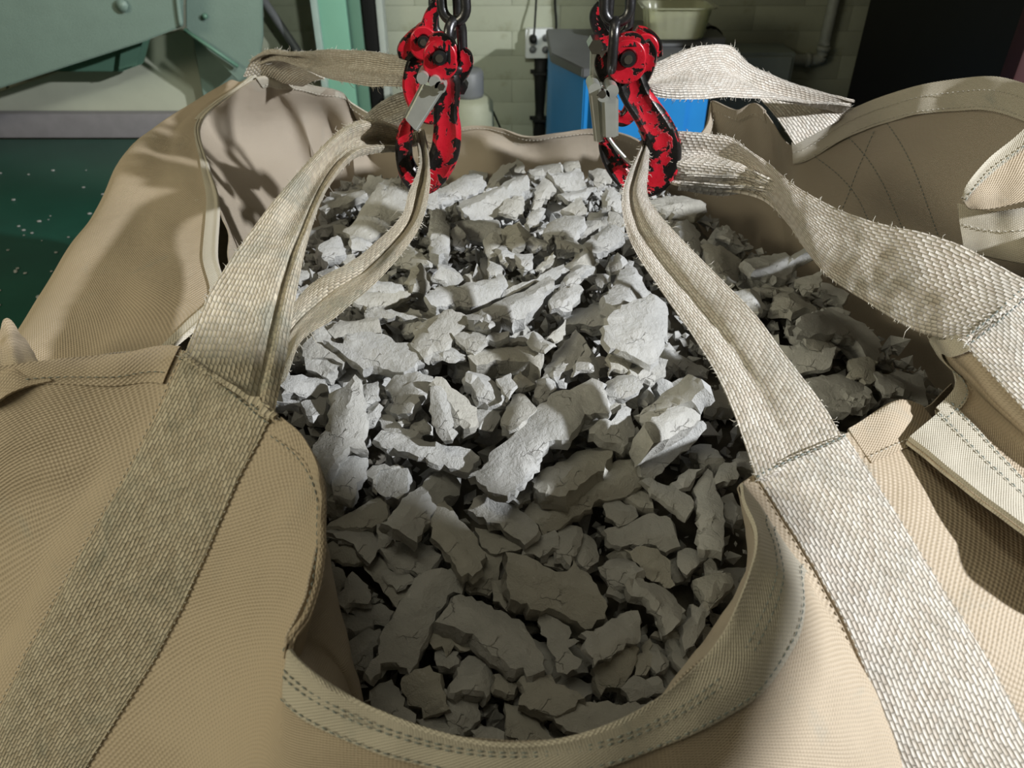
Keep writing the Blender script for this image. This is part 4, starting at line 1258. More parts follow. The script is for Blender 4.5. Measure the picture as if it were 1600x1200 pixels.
# -- far left and under the left hook
c([(533,355),(552,340),(562,319),(573,304),(591,283),(612,275),(620,277),(640,296),(648,312),(632,326),(610,337),(603,351),(582,366),(564,372),(546,364)],.030,.022,-.15,-.25,.12,'long pale clay slab leaning at the left edge of the heap, beside the left hook')
c([(496,384),(529,363),(541,391),(511,408)],.012,.020,.1,-.1,.1,'small split pale clay piece between the two legs of the front left loop')
c([(546,366),(576,372),(572,380),(549,389)],.012,.012,0,-.3,0,'small wedge of clay under the lower end of the far left slab')
c([(673,325),(696,325),(697,343),(703,357),(700,396),(686,399),(672,393),(676,345)],.028,.032,.25,-.15,.1,'upright pale clay strip with a shaded left side, just below the left hook')
c([(650,308),(681,301),(687,324),(655,326)],.030,.012,0,-.2,0,'small square clay plate directly under the point of the left hook')
c([(630,369),(657,390),(681,403),(657,414),(630,404),(608,394),(618,384)],.012,.014,0,-.1,.25,'folded pale clay sheet right of the inner leg of the front left loop')
c([(649,339),(656,351),(652,366),(636,366),(640,345)],.012,.012,.1,-.2,0,'narrow clay chip between the left loop and the upright strip')
# -- back of the heap
c([(664,304),(676,290),(700,284),(727,267),(742,265),(759,280),(755,289),(733,298),(709,304),(690,318),(668,318)],.035,.016,-.05,-.3,.12,'broad smooth grey clay slab at the back, right of the left hook')
c([(711,318),(721,303),(749,298),(775,291),(803,268),(824,270),(827,289),(815,297),(796,301),(784,319),(767,333),(736,343),(727,333)],.030,.024,.05,-.35,.25,'long grey clay bar with a white broken front edge, back of the heap')
c([(793,304),(817,304),(818,333),(805,340),(779,335),(786,318)],.020,.016,.05,-.3,.1,'pale square clay chip right of the long grey bar at the back')
c([(703,343),(727,341),(775,336),(785,360),(761,367),(745,370),(727,363)],.016,.018,.0,-.2,.15,'flat light clay plate with a pointed right end below the grey bar')
c([(703,366),(713,348),(727,363),(724,381),(712,384)],.018,.010,-.1,-.2,0,'small leaf-shaped clay flake left of the flat light plate')
c([(782,348),(811,340),(829,357),(820,384),(802,384),(778,367),(790,361)],.024,.018,.15,-.25,.28,'ribbed white clay chunk in the middle of the back rows')
c([(833,364),(853,373),(854,387),(832,388),(821,376)],.018,.014,.1,-.2,.15,'small white clay lump right of the ribbed white chunk')
c([(848,351),(856,339),(887,331),(914,333),(913,343),(895,367),(864,366),(855,386),(850,370)],.026,.016,-.05,-.2,.15,'large pale clay sheet with a ragged tail, right of centre at the back')
c([(866,367),(892,367),(912,384),(869,389)],.014,.020,0,-.25,0,'small clay block half in shade below the large pale sheet')
c([(841,286),(854,271),(871,294),(862,300),(842,324),(833,321)],.024,.016,.2,-.25,.2,'upright leaf-like white clay flake near the back rim')
c([(856,267),(880,268),(907,259),(917,286),(904,291),(883,292),(869,283)],.034,.018,.05,-.35,.2,'bluish white wavy clay chunk at the top of the back row')
c([(872,300),(905,291),(932,291),(916,304),(889,314)],.020,.014,0,-.2,.15,'pale curved clay shell with a pointed right end, back right of centre')
c([(878,324),(910,307),(917,328),(899,331)],.022,.012,.1,-.3,0,'bluish triangular clay flake above the large pale sheet')
c([(823,266),(847,252),(875,252),(878,267),(851,268),(835,274)],.032,.020,0,-.3,.1,'grey shaded clay chunk at the foot of the back panel, left one')
c([(878,254),(904,247),(907,257),(886,268)],.034,.016,0,-.3,.1,'grey shaded clay chunk at the foot of the back panel, right one')
c([(803,268),(807,245),(818,256),(821,268)],.036,.006,-.2,-.5,0,'white upright clay sliver against the back panel')
c([(754,372),(778,367),(785,375),(775,397),(763,399)],.014,.018,.1,-.15,.2,'rough speckled clay lump below the flat light plate')
c([(805,394),(832,391),(829,414),(818,419)],.022,.022,.05,-.15,0,'rough triangular clay wedge pointing down, upper middle of the heap')
c([(850,399),(866,394),(866,403),(844,418),(835,421)],.018,.010,-.1,-.1,.1,'narrow white clay splinter left of the upper end of the long ridge')
c([(883,409),(903,396),(925,382),(930,411),(910,430),(895,427)],.030,.012,-.15,-.15,.2,'ragged white clay flake at the upper end of the long ridge')
c([(779,384),(790,379),(814,391),(806,410),(796,408)],.014,.014,.2,-.1,.1,'small shaded clay wedge left of the rough triangular wedge')
c([(824,341),(832,325),(854,325),(850,335),(838,350),(829,350)],.018,.020,.1,-.3,.2,'crumbly dark clay lump between the back row sheets')
c([(764,404),(783,411),(786,426),(782,432),(763,420)],.016,.016,.05,-.2,.1,'small square white clay chip above the long cracked slab')
c([(908,381),(929,360),(949,352),(976,355),(977,369),(959,378),(944,385),(926,390)],.022,.016,.05,-.2,.15,'smooth rounded pale clay plate left of the front right loop')
c([(899,360),(911,345),(940,341),(946,349),(929,358),(908,369)],.020,.020,.05,-.35,.1,'curled clay shell with a dark hollow, left of the right loop')
c([(940,300),(952,289),(970,295),(968,324),(955,319),(941,321)],.022,.018,-.1,-.3,.2,'folded white clay piece left of the bowl of the right hook')
c([(1012,306),(1034,299),(1069,298),(1103,310),(1105,321),(1088,336),(1057,330),(1030,318)],.018,.026,.1,-.1,.1,'wide grey clay chunk under the right hook, at the dark right wall')
c([(1062,340),(1079,337),(1097,358),(1096,393),(1080,384),(1064,366)],.030,.016,.25,-.1,.1,'smooth grey upright clay plate right of the front right loop')
c([(920,264),(947,264),(957,276),(934,288)],.030,.014,0,-.3,.1,'flat grey clay chip behind the right hook bowl')
c([(952,333),(970,336),(976,351),(950,348)],.020,.012,0,-.2,0,'small bluish clay chip beside the upper right loop')
c([(952,405),(964,393),(980,403),(974,424),(955,418)],.018,.026,0,-.1,.35,'rough round clay lump at the left edge of the right loop')
# -- middle left
c([(561,437),(590,433),(626,442),(633,455),(599,457),(560,451)],.018,.012,0,-.2,.15,'thin pale clay sheet right of the front left loop, upper of two')
c([(553,455),(582,451),(640,454),(642,460),(620,469),(582,478),(553,473)],.012,.016,0,-.15,.05,'long pale clay plate right of the front left loop, lower of two')
c([(567,481),(594,478),(640,487),(664,495),(590,496),(567,496)],.008,.014,0,-.35,.1,'long curved clay shell lying above the dark gap, left middle')
c([(513,518),(531,496),(554,499),(591,496),(595,517),(543,519),(524,530)],.002,.018,-.05,-.1,.1,'shaded clay plate behind the big flat slab on the left')
c([(470,539),(504,503),(524,524),(512,532),(549,557),(536,568),(512,557),(477,554)],.014,.020,-.05,-.1,.1,'pale cracked clay slab beside the foot of the front left loop')
c([(505,531),(536,535),(543,518),(581,514),(605,520),(618,533),(641,532),(655,530),(662,550),(647,571),(620,577),(590,567),(567,570),(549,558),(528,543)],.022,.020,0,-.08,.08,'large flat pale clay slab with cracks, left middle of the heap')
c([(640,531),(647,502),(672,491),(700,484),(727,490),(738,500),(714,510),(703,526),(675,542),(660,552)],.030,.018,.05,-.1,.12,'smooth rounded clay slab joined to the left end of the long ridge')
c([(636,430),(651,409),(675,422),(666,443),(647,449)],.016,.024,.2,-.1,.3,'small angular clay block left of the long cracked slab')
c([(478,556),(512,558),(532,568),(508,588),(478,578)],.008,.030,0,-.3,.1,'clay block in half shade under the pale cracked slab at left')
c([(667,458),(682,442),(730,435),(771,433),(783,425),(793,443),(783,461),(742,472),(705,473),(682,479),(667,470)],.028,.020,0,-.2,.12,'long cracked clay slab with a white upper right end, upper middle')
c([(678,430),(687,409),(700,407),(723,430),(700,434)],.016,.016,0,-.2,.3,'pale triangular clay lump above the long cracked slab')
c([(727,486),(765,470),(783,461),(813,451),(859,430),(866,440),(846,469),(825,483),(801,498),(784,493),(765,508),(741,503),(732,498)],.034,.030,.05,-.2,.22,'long pale ridge of clay running up to the right, centre of the heap')
c([(784,459),(789,449),(825,439),(882,409),(890,420),(862,440),(845,440),(813,451)],.026,.024,.1,-.55,.1,'dark shaded back side of clay behind the long pale ridge')
c([(860,464),(869,451),(902,442),(913,452),(896,481),(863,483)],.034,.018,.05,-.3,.2,'small bright white clay block with cracks, right end of the ridge')
c([(875,446),(885,425),(900,408),(929,409),(920,416),(902,436),(884,448)],.034,.012,-.1,-.15,.15,'jagged white clay flake above the bright block')
c([(717,518),(744,508),(758,514),(762,530),(738,545),(727,543),(705,521)],.032,.012,-.1,-.1,.25,'petal-like folded clay flake below the long ridge')
c([(757,530),(770,514),(790,516),(797,520),(788,528)],.030,.012,0,-.25,.2,'small bright curled clay chip right of the petal-like flake')
c([(663,547),(700,529),(711,535),(727,556),(700,560),(672,556)],.024,.010,.05,-.1,.15,'brownish leaf-shaped clay flake with a shaded left half, centre left')
c([(730,554),(744,542),(760,538),(802,532),(832,530),(850,545),(845,572),(828,560),(783,562),(744,568)],.024,.040,0,-.15,.15,'thick crumbly clay block with a bright right end, centre of the heap')
c([(789,530),(835,514),(834,528),(802,533)],.020,.018,0,-.2,0,'dark clay plate behind the thick crumbly block')
c([(825,529),(840,517),(868,532),(850,543)],.034,.010,0,-.1,.3,'pale star-shaped clay flake on the right end of the thick block')
c([(856,524),(876,508),(882,496),(881,522),(868,530)],.034,.008,.1,-.3,.2,'small upright white clay spike right of centre')
c([(862,542),(899,511),(915,530),(896,566),(866,592),(846,584),(852,565)],.014,.026,-.2,-.1,.15,'broad shaded clay slab running diagonally right of the thick block')
c([(880,490),(908,475),(944,476),(956,487),(947,507),(935,508),(905,505),(882,508)],.008,.020,0,-.1,.05,'flat shaded clay plate left of the round speckled slab')
c([(741,503),(753,482),(771,502),(763,514)],.040,.008,.1,-.2,.3,'dark shaded triangular clay chip sitting on the long ridge')
# -- middle right
c([(957,485),(970,477),(986,469),(1000,466),(1023,458),(1034,466),(1045,478),(1047,490),(1046,505),(1040,526),(1034,544),(1030,558),(1019,567),(1004,563),(990,556),(977,551),(950,535),(946,520),(946,505)],.052,.018,.12,-.12,.06,'big round speckled clay slab left of the front right loop')
c([(956,545),(987,556),(985,578),(953,579)],.038,.020,.1,-.25,0,'white clay face under the big round slab')
c([(983,577),(988,556),(1010,560),(1030,556),(1043,560),(1042,575),(1019,588),(997,590)],.028,.026,.1,-.1,.15,'dark speckled clay chunk with a white rim under the big round slab')
c([(947,452),(965,439),(972,415),(985,402),(1000,425),(1012,440),(1023,456),(995,467),(966,482),(950,466)],.024,.022,.15,-.1,.15,'angled grey clay plate with a dark hole behind the big round slab')
c([(932,421),(953,425),(952,437),(941,448),(933,443)],.018,.012,0,-.2,.15,'small grey clay chip above the flat shaded plate')
c([(905,559),(917,535),(930,546),(939,560),(941,579),(923,574),(903,572)],.030,.014,.15,-.3,.35,'bright folded clay shard with a pointed top, centre right')
c([(944,596),(964,582),(985,582),(1004,597),(991,611),(970,618),(950,622)],.036,.012,0,-.15,.15,'white cracked clay flake touching the top of the biggest strip')
c([(951,622),(970,617),(974,641),(954,648)],.022,.030,0,-.3,0,'dark square clay block under the white cracked flake')
c([(973,622),(989,632),(988,644),(996,662),(978,684),(955,682),(938,678),(920,672),(938,652),(955,655),(966,644)],.040,.016,.1,-.15,.2,'crumbly bright white clay lump right of the biggest strip')
c([(953,684),(977,684),(996,664),(1002,689),(988,702),(964,706)],.022,.030,.1,-.2,.1,'grey clay block under the crumbly white lump')
c([(1006,609),(1015,603),(1025,611),(1024,618),(1013,627),(1001,617)],.020,.020,0,-.1,.4,'small round clay pebble left of the big wedge block')
c([(992,652),(1009,633),(1040,607),(1073,581),(1088,588),(1098,602),(1067,624),(1035,643),(1007,663)],.052,.030,-.75,-.15,.03,'dark smooth left face slab of the big wedge block, right of centre')
c([(1008,664),(1036,644),(1067,624),(1088,608),(1102,603),(1110,615),(1100,636),(1098,650),(1075,665),(1050,680),(1024,689)],.056,.055,.15,-.10,.06,'big wedge of clay with a white cracked top, right of centre')
c([(1002,745),(1002,700),(1022,698),(1060,680),(1098,658),(1105,671),(1082,695),(1048,722),(1022,752)],.030,.03,.2,-.8,.1,'grey lower face slab of clay below the white cracked wedge')
c([(881,706),(901,692),(932,687),(953,683),(958,702),(943,727),(925,738),(906,752),(884,768),(862,768),(843,762),(829,738),(845,720)],.040,.026,.05,-.1,.18,'cracked pale clay lump below the lower end of the white crumbly lump')
# -- left lower
c([(440,582),(470,580),(506,582),(509,603),(492,613),(440,614)],.006,.030,0,-.35,.1,'greenish grey clay block at the left edge beside the front left loop')
c([(470,627),(500,617),(510,623),(505,648),(480,651)],.004,.024,0,-.15,.1,'small shaded clay block under the greenish block at left')
c([(510,606),(540,603),(557,587),(563,600),(567,620),(570,640),(567,656),(564,674),(569,692),(545,692),(536,697),(522,719),(505,742),(490,712),(483,683),(503,662),(510,644)],.030,.024,-.1,-.08,.18,'tall dark grey clay strip with a long crack, left side of the heap')
c([(539,696),(569,692),(575,714),(567,745),(556,768),(539,773),(519,766),(524,730)],.020,.022,.05,-.3,.08,'brown flat clay slab below the tall dark strip at left')
c([(563,597),(588,591),(592,617),(569,627)],.018,.016,0,-.2,0,'pale square clay plate right of the tall dark strip')
c([(570,635),(587,624),(597,632),(594,646),(582,657),(569,660)],.016,.018,.05,-.1,.2,'crumbly pale clay lump beside the crack of the tall strip')
c([(584,689),(596,671),(618,672),(645,681),(672,687),(709,690),(735,695),(749,708),(732,734),(700,728),(669,719),(639,708),(605,701)],.028,.016,0,-.15,.1,'long bent clay strip with toothed lower edge, left of the biggest strip')
c([(596,594),(620,576),(665,578),(681,590),(665,611),(650,633),(642,646),(620,643),(605,632),(608,608)],.026,.018,0,-.25,.15,'square grey speckled clay slab, centre left')
c([(623,645),(641,645),(640,656),(627,664)],.020,.010,0,-.1,.2,'tiny square clay crumb under the speckled slab')
c([(636,669),(645,656),(660,651),(669,668),(652,672)],.020,.010,0,-.1,.2,'small pale clay flake beside the foot of the blade')
c([(587,651),(612,648),(628,667),(655,676),(640,684),(600,672)],.014,.020,0,-.2,.1,'clay plate in half shade above the long bent strip')
c([(673,606),(690,605),(697,622),(703,638),(708,657),(706,687),(690,687),(680,665),(672,647)],.050,.016,-.1,-.4,.2,'pale upright clay blade standing in the centre left')
c([(669,600),(690,587),(705,603),(733,620),(744,638),(743,663),(733,669),(709,664),(702,640),(690,610)],.034,.040,.15,-.25,.25,'large rounded grey clay block right of the upright blade')
c([(727,582),(733,573),(756,576),(778,594),(792,604),(792,626),(765,629),(750,620),(741,603)],.026,.020,.1,-.2,.25,'brownish folded clay piece with a rough hollow, centre')
c([(776,590),(798,582),(808,600),(794,626),(783,603)],.032,.010,.15,-.2,.1,'bright clay tip at the end of the folded piece')
c([(802,609),(820,612),(838,634),(823,652),(810,664),(802,668),(790,665),(780,656),(788,636)],.036,.024,-.35,-.1,.15,'dark-faced clay block with a lit left edge above the biggest strip')
c([(744,636),(787,632),(780,656),(770,671),(748,671)],.012,.022,0,-.2,.05,'dark flat clay plate in the hollow left of the biggest strip')
c([(925,590),(943,599),(949,620),(950,645),(937,642),(914,646),(900,668),(889,684),(877,686),(866,684),(848,698),(834,726),(829,732),(817,748),(805,762),(793,771),(772,769),(752,756),(731,741),(735,737),(762,716),(765,704),(783,687),(800,676),(810,665),(826,648),(840,630),(855,616),(870,604),(900,602)],.052,.020,.0,-.05,.06,'biggest strip of clay, pale and smooth, running diagonally across the centre')
c([(837,587),(855,581),(871,602),(842,628),(834,612)],.020,.022,.1,-.1,.2,'shaded clay lump above the biggest strip')
c([(804,584),(814,576),(836,602),(820,606),(810,604)],.018,.016,0,-.15,.15,'dark pointed clay chip between folded piece and the biggest strip')
# -- lower middle and front
c([(818,796),(828,778),(842,763),(886,771),(910,741),(946,722),(970,710),(991,710),(1003,722),(1003,754),(988,765),(930,782),(890,808),(852,832),(842,815)],.028,.026,.05,-.2,.28,'long shaded clay bar with a lit upper right end, below the cracked lump')
c([(590,732),(635,730),(636,766),(622,778),(602,775),(587,766)],.014,.036,0,-.35,.05,'square shaded clay block under the long bent strip')
c([(569,733),(582,724),(628,726),(635,731),(592,733),(588,760)],.012,.02,-.1,-.1,.1,'shaded top sheet of clay beside the square block')
c([(700,729),(724,750),(721,762),(697,769),(683,790),(668,810),(655,834),(640,832),(613,826),(598,816),(622,789),(630,770),(655,756),(667,741)],.034,.018,.1,-.12,.22,'long brown clay strip running down to the left, shaded left front')
c([(508,820),(535,804),(571,783),(592,772),(605,784),(605,808),(595,815),(580,822)],.006,.022,-.1,-.1,.1,'dark wide clay piece at the left wall of the bag')
c([(502,824),(560,822),(582,817),(593,834),(590,855),(578,872),(552,848)],.014,.010,.2,-.1,.25,'dark folded clay sheet at the left wall, above a curled chip')
c([(499,846),(539,845),(571,846),(577,871),(562,880),(535,877),(500,868)],.004,.02,.1,-.5,.1,'very dark clay face below the folded sheet at the left wall')
c([(593,855),(614,843),(634,840),(674,846),(689,864),(686,874),(662,894),(640,886),(619,891)],.014,.022,0,-.1,.2,'dull diamond-shaped clay piece in the shaded left front')
c([(686,769),(704,789),(730,816),(757,852),(752,875),(738,894),(722,892),(706,872),(673,835),(672,815),(675,795)],.036,.020,.15,-.1,.15,'pointed clay plate with a dark oval hollow, front left of centre')
c([(566,882),(592,860),(610,880),(645,905),(628,930),(618,950),(598,924),(574,894)],.006,.018,-.2,-.1,.1,'brownish bent clay plate behind the long front strip')
c([(599,889),(635,889),(646,907),(629,916),(605,908)],.016,.008,-.1,-.1,.1,'thin oval clay flake lying on the bent plate')
c([(589,819),(614,834),(610,847),(593,850)],.012,.018,0,-.1,.3,'small shaded clay lump under the long brown strip')
c([(731,792),(739,774),(755,772),(784,780),(820,798),(841,817),(838,832),(820,844),(794,828),(760,811)],.032,.016,0,-.1,.06,'flat rectangular clay plate with a fine crack, just below the biggest strip')
c([(785,775),(817,750),(828,744),(841,760),(829,777),(809,792),(797,780)],.020,.014,0,-.15,.1,'shaded clay piece tucked under the lower end of the biggest strip')
c([(742,822),(769,825),(790,840),(823,846),(814,859),(787,859),(767,859),(749,844)],.018,.020,.1,-.1,.2,'crumbly hollow clay piece below the flat rectangular plate')
c([(815,867),(825,850),(839,832),(869,828),(872,852),(850,861)],.022,.012,0,-.15,.2,'small wedge-shaped clay plate with toothed edge, front centre')
c([(875,825),(883,817),(910,822),(910,840),(895,876),(872,864)],.020,.024,.1,-.2,.25,'upright ribbed clay lump in the front centre')
c([(835,870),(865,864),(889,877),(880,889),(850,882)],.010,.012,0,-.15,.1,'dark clay sheet behind the top front slab')
c([(907,828),(932,838),(940,868),(922,882),(907,873)],.012,.020,.2,-.1,.25,'dark greenish clay lump right of the ribbed lump')
c([(757,857),(787,864),(778,895),(764,930),(727,921),(742,885)],.014,.014,-.1,-.2,.03,'smooth dark clay plank left of the big front slab')
c([(943,787),(964,771),(979,784),(993,781),(999,802),(981,813),(966,820),(949,804)],.022,.020,.05,-.15,.2,'cube-like clay block right of centre, in shade')
c([(945,823),(970,816),(990,810),(1014,799),(1050,808),(1054,828),(1065,852),(1041,861),(1026,847),(982,850),(957,846)],.020,.028,.05,-.45,.1,'wide dark clay slab with a pale upper edge, shaded right front')
c([(1003,750),(1020,747),(1053,757),(1086,784),(1080,800),(1072,811),(1054,792),(1020,769)],.026,.014,.1,-.2,.1,'clay strip with comb-like torn lower edge, right front')
c([(1080,759),(1105,732),(1117,750),(1126,768),(1131,787),(1134,832),(1128,862),(1110,858),(1092,856),(1093,810),(1086,780)],.030,.018,.1,-.1,.1,'curved upright clay strip at the right wall of the bag')
c([(1050,753),(1077,732),(1097,732),(1077,759),(1058,766)],.018,.014,0,-.2,.1,'small slatted clay chip above the curved strip')
c([(1116,757),(1125,722),(1150,718),(1156,739),(1140,753)],.012,.02,.1,-.2,.1,'brownish clay piece at the right wall under the right loop')
c([(1126,774),(1144,768),(1159,790),(1161,810),(1144,822)],.010,.024,.1,-.1,.2,'dark clay lump right of the curved strip')
c([(972,772),(1005,753),(1022,769),(1021,793),(1000,790)],.014,.018,0,-.2,.1,'dark clay piece left of the comb-edged strip')
c([(934,883),(952,864),(975,859),(990,870),(1007,893),(978,908),(945,903)],.028,.016,-.1,-.1,.3,'smooth rounded clay shell, right front')
c([(975,857),(1005,852),(1028,856),(1050,873),(1048,890),(1057,912),(1040,915),(1012,900),(998,880)],.026,.012,.05,-.1,.12,'pale flat clay flake with star-shaped cracks, right front')
c([(1059,862),(1080,852),(1102,861),(1118,865),(1090,884),(1074,895),(1060,882)],.014,.012,0,-.1,.05,'thin brown clay plate near the right wall')
c([(1100,882),(1110,874),(1132,894),(1117,898)],.012,.012,0,-.1,0,'small dark clay bar near the right wall')
c([(1090,895),(1115,893),(1142,893),(1150,910),(1113,946),(1108,950),(1097,918)],.022,.026,.1,-.2,.2,'bluish dark clay block against the right wall')
c([(526,924),(538,905),(551,890),(572,907),(576,928),(572,938),(552,937),(538,948),(525,936)],.020,.014,0,-.15,.2,'rough frilled clay chip at the left wall of the bag')
c([(657,893),(680,884),(710,880),(729,898),(724,908),(710,919),(696,935),(681,952),(672,975),(663,997),(653,1018),(639,1046),(618,1030),(605,1031),(578,1060),(571,1049),(580,1030),(590,1022),(597,982),(617,955),(624,935),(644,908)],.034,.024,.05,-.1,.2,'long forked clay strip running down to the left in the shaded front')
c([(530,1004),(564,980),(594,980),(594,1004),(581,1010),(578,1032),(545,1048),(530,1022)],.012,.030,0,-.2,.25,'lumpy clay block left of the forked strip')
c([(500,887),(537,887),(543,902),(530,922),(503,926)],.008,.03,0,-.1,.1,'dark clay block deep at the left wall')
c([(510,955),(552,961),(584,977),(552,983),(515,976)],.004,.02,0,-.1,.1,'dark clay sheet below the frilled chip')
c([(545,958),(560,938),(593,940),(616,955),(602,978),(566,970)],.000,.02,0,-.1,.15,'dark clay lump left of the forked strip')
c([(671,1003),(665,985),(687,976),(725,994),(737,1012),(717,1015),(710,1005),(696,1024),(690,1008),(677,1014)],.012,.010,0,-.1,.15,'lobed clay flake right of the forked strip')
c([(680,1017),(716,1015),(717,1038),(700,1043),(682,1037)],.008,.020,0,-.2,.2,'small squarish clay lump under the lobed flake')
c([(692,949),(706,932),(722,920),(757,927),(775,944),(813,959),(825,976),(837,994),(846,1016),(853,1045),(835,1050),(800,1036),(772,1016),(750,992),(720,976),(683,958)],.036,.036,.05,-.12,.2,'large curved clay bar with a dark front side, front centre')
c([(790,861),(814,864),(832,868),(850,882),(880,889),(896,878),(902,862),(911,880),(922,887),(930,902),(937,919),(946,937),(949,962),(930,974),(906,964),(870,947),(832,944),(817,937),(800,930),(793,915),(789,890)],.040,.040,.0,-.15,.22,'big thick ragged clay slab with a darker front face, front centre')
c([(834,947),(852,958),(870,968),(894,988),(889,997),(906,1000),(889,1012),(897,1024),(909,1030),(903,1048),(885,1055),(870,1049),(868,1027),(855,1006),(840,970)],.020,.010,.05,-.1,.08,'ragged torn clay flake with a round hole, front centre right')
c([(772,937),(768,910),(787,902),(795,925),(810,942),(811,956),(784,947)],.014,.020,0,-.1,.15,'dull clay lump between the plank and the big front slab')
c([(909,989),(945,973),(968,962),(990,950),(1000,950),(1003,975),(1003,998),(990,1003),(966,1016),(946,1030),(927,1042),(918,1022),(913,1005)],.036,.016,.05,-.15,.05,'rectangular brown clay plate with toothed lower edge, right front')
c([(946,928),(960,910),(976,910),(981,931),(960,932)],.016,.010,0,-.1,.15,'small pale clay chip left of the zigzag piece')
c([(978,911),(1005,892),(1010,905),(1017,908),(1035,908),(1062,928),(1076,950),(1065,962),(1045,988),(1033,962),(1006,932),(981,923)],.034,.016,.1,-.12,.22,'zigzag brown clay piece in the right front')
c([(927,1045),(966,1018),(992,1006),(997,1012),(990,1042),(972,1075),(958,1072),(942,1084),(930,1062)],.016,.024,.0,-.5,.1,'dark brown clay slab under the toothed rectangular plate')
c([(1016,990),(1065,965),(1080,973),(1068,1000),(1044,996)],.010,.014,0,-.1,.05,'flat clay plate right of the toothed rectangular plate')
c([(1066,997),(1075,970),(1083,945),(1108,947),(1102,976),(1086,1009),(1072,1022)],.018,.018,.1,-.15,.15,'long pale clay lump leaning on the right wall of the bag')
c([(1015,994),(1030,998),(1032,1015),(1048,1028),(1040,1043),(1027,1049),(1017,1034)],.012,.020,.1,-.15,.2,'small grooved clay lump, right front')
c([(991,1030),(1003,1010),(1013,994),(1019,1022),(1009,1050),(993,1052)],.012,.018,-.1,-.15,.15,'pale pointed clay lump, right front')
c([(1044,997),(1059,1000),(1072,1022),(1082,1047),(1072,1060),(1053,1033)],.012,.014,.1,-.1,.1,'narrow clay strip at the right wall')
c([(625,1068),(636,1055),(648,1045),(670,1039),(690,1065),(703,1107),(680,1116),(661,1120),(635,1101)],.018,.034,0,-.4,.15,'dark cube-like clay block at the front hem, left')
c([(583,1071),(612,1058),(625,1084),(640,1110),(650,1132),(609,1120),(565,1093)],.008,.016,-.05,-.1,.1,'flat clay plate at the front hem, left corner')
c([(703,1075),(712,1050),(719,1032),(735,1013),(765,1023),(768,1068),(762,1084),(748,1077),(735,1075)],.022,.026,.05,-.15,.3,'dome-shaped clay piece with a flared foot, front middle')
c([(690,1065),(703,1078),(745,1081),(750,1120),(719,1149),(693,1114)],.010,.026,.1,-.1,.25,'angular clay block below the dome-shaped piece')
c([(810,1062),(815,1056),(826,1047),(840,1050),(862,1047),(869,1065),(901,1081),(914,1094),(890,1106),(869,1115),(840,1106),(810,1097),(820,1078)],.026,.020,0,-.12,.18,'ragged paler clay lump with a stepped top, front middle')
c([(865,1123),(882,1106),(904,1094),(940,1096),(982,1097),(1010,1094),(1038,1091),(1040,1110),(1015,1122),(989,1132),(956,1153),(917,1151),(885,1142)],.020,.028,0,-.35,.12,'long clay bar lying along the front hem, right')
c([(787,1094),(810,1100),(832,1114),(855,1140),(872,1160),(820,1162),(790,1143)],.006,.02,0,-.1,.2,'brown wedge of clay at the middle of the front hem')
c([(969,1075),(992,1052),(1010,1058),(1028,1055),(1047,1078),(1015,1086),(986,1093)],.020,.014,0,-.15,.25,'leaf-like clay flake above the long bar at the front hem')
c([(771,1052),(790,1055),(813,1065),(804,1084),(774,1075)],.014,.018,.1,-.15,.1,'small clay block right of the dome-shaped piece')
c([(735,1140),(761,1133),(787,1143),(787,1159),(742,1158)],.008,.014,0,-.1,.2,'small crumbly clay piece at the front hem')
c([(648,1126),(693,1114),(719,1149),(690,1150),(665,1145)],.002,.02,0,-.1,.1,'dark clay piece low at the front hem, left of the middle')
# -- right shaded slope behind the loop
c([(1099,378),(1132,384),(1165,396),(1160,420),(1150,444),(1126,424)],.012,.016,.2,-.1,.15,'dim crumbly clay plate behind the right loop, top of the slope')
c([(1165,399),(1200,392),(1228,392),(1246,411),(1231,429),(1180,423)],.012,.020,.2,-.1,.15,'dim rounded clay slab behind the right loop, near the dark wall')
c([(1243,432),(1262,428),(1285,424),(1282,447),(1262,452)],.016,.014,.1,-.25,.1,'dim upright clay flake standing at the dark right wall')
c([(1150,447),(1186,453),(1207,474),(1186,489),(1159,468)],.012,.020,.1,-.1,.25,'dim rounded clay lump behind the right loop, upper slope')
c([(1246,498),(1280,482),(1303,468),(1330,486),(1354,504),(1384,524),(1381,556),(1345,522),(1282,510)],.016,.018,.2,-.1,.15,'long dim clay slab along the dark right wall')
c([(1219,534),(1260,536),(1306,543),(1297,573),(1252,579)],.014,.018,.1,-.3,.05,'dim rectangular clay block, middle of the shaded slope')
c([(1249,512),(1290,518),(1318,540),(1290,546),(1262,535)],.020,.010,.1,-.1,.1,'dim thin clay plate above the rectangular block on the shaded slope')
c([(1330,558),(1350,556),(1372,564),(1366,594),(1335,586)],.012,.016,.1,-.2,.1,'dim clay block lower on the shaded slope')
c([(1264,582),(1318,576),(1357,603),(1378,620),(1330,630),(1285,620)],.010,.018,.1,-.1,.15,'dim crumbly clay slab at the foot of the shaded slope')
c([(1216,447),(1245,455),(1270,468),(1240,484),(1205,472)],.012,.016,.1,-.1,.2,'dim rough clay lump between loop and dark right wall')
c([(1135,351),(1150,357),(1142,372),(1122,364)],.014,.012,.1,-.1,.2,'small dim clay chip at the top of the shaded slope')
c([(1362,579),(1390,583),(1412,596),(1410,614),(1385,614)],.008,.016,.1,-.1,.1,'dim flat clay piece between the last two blocks of the slope')
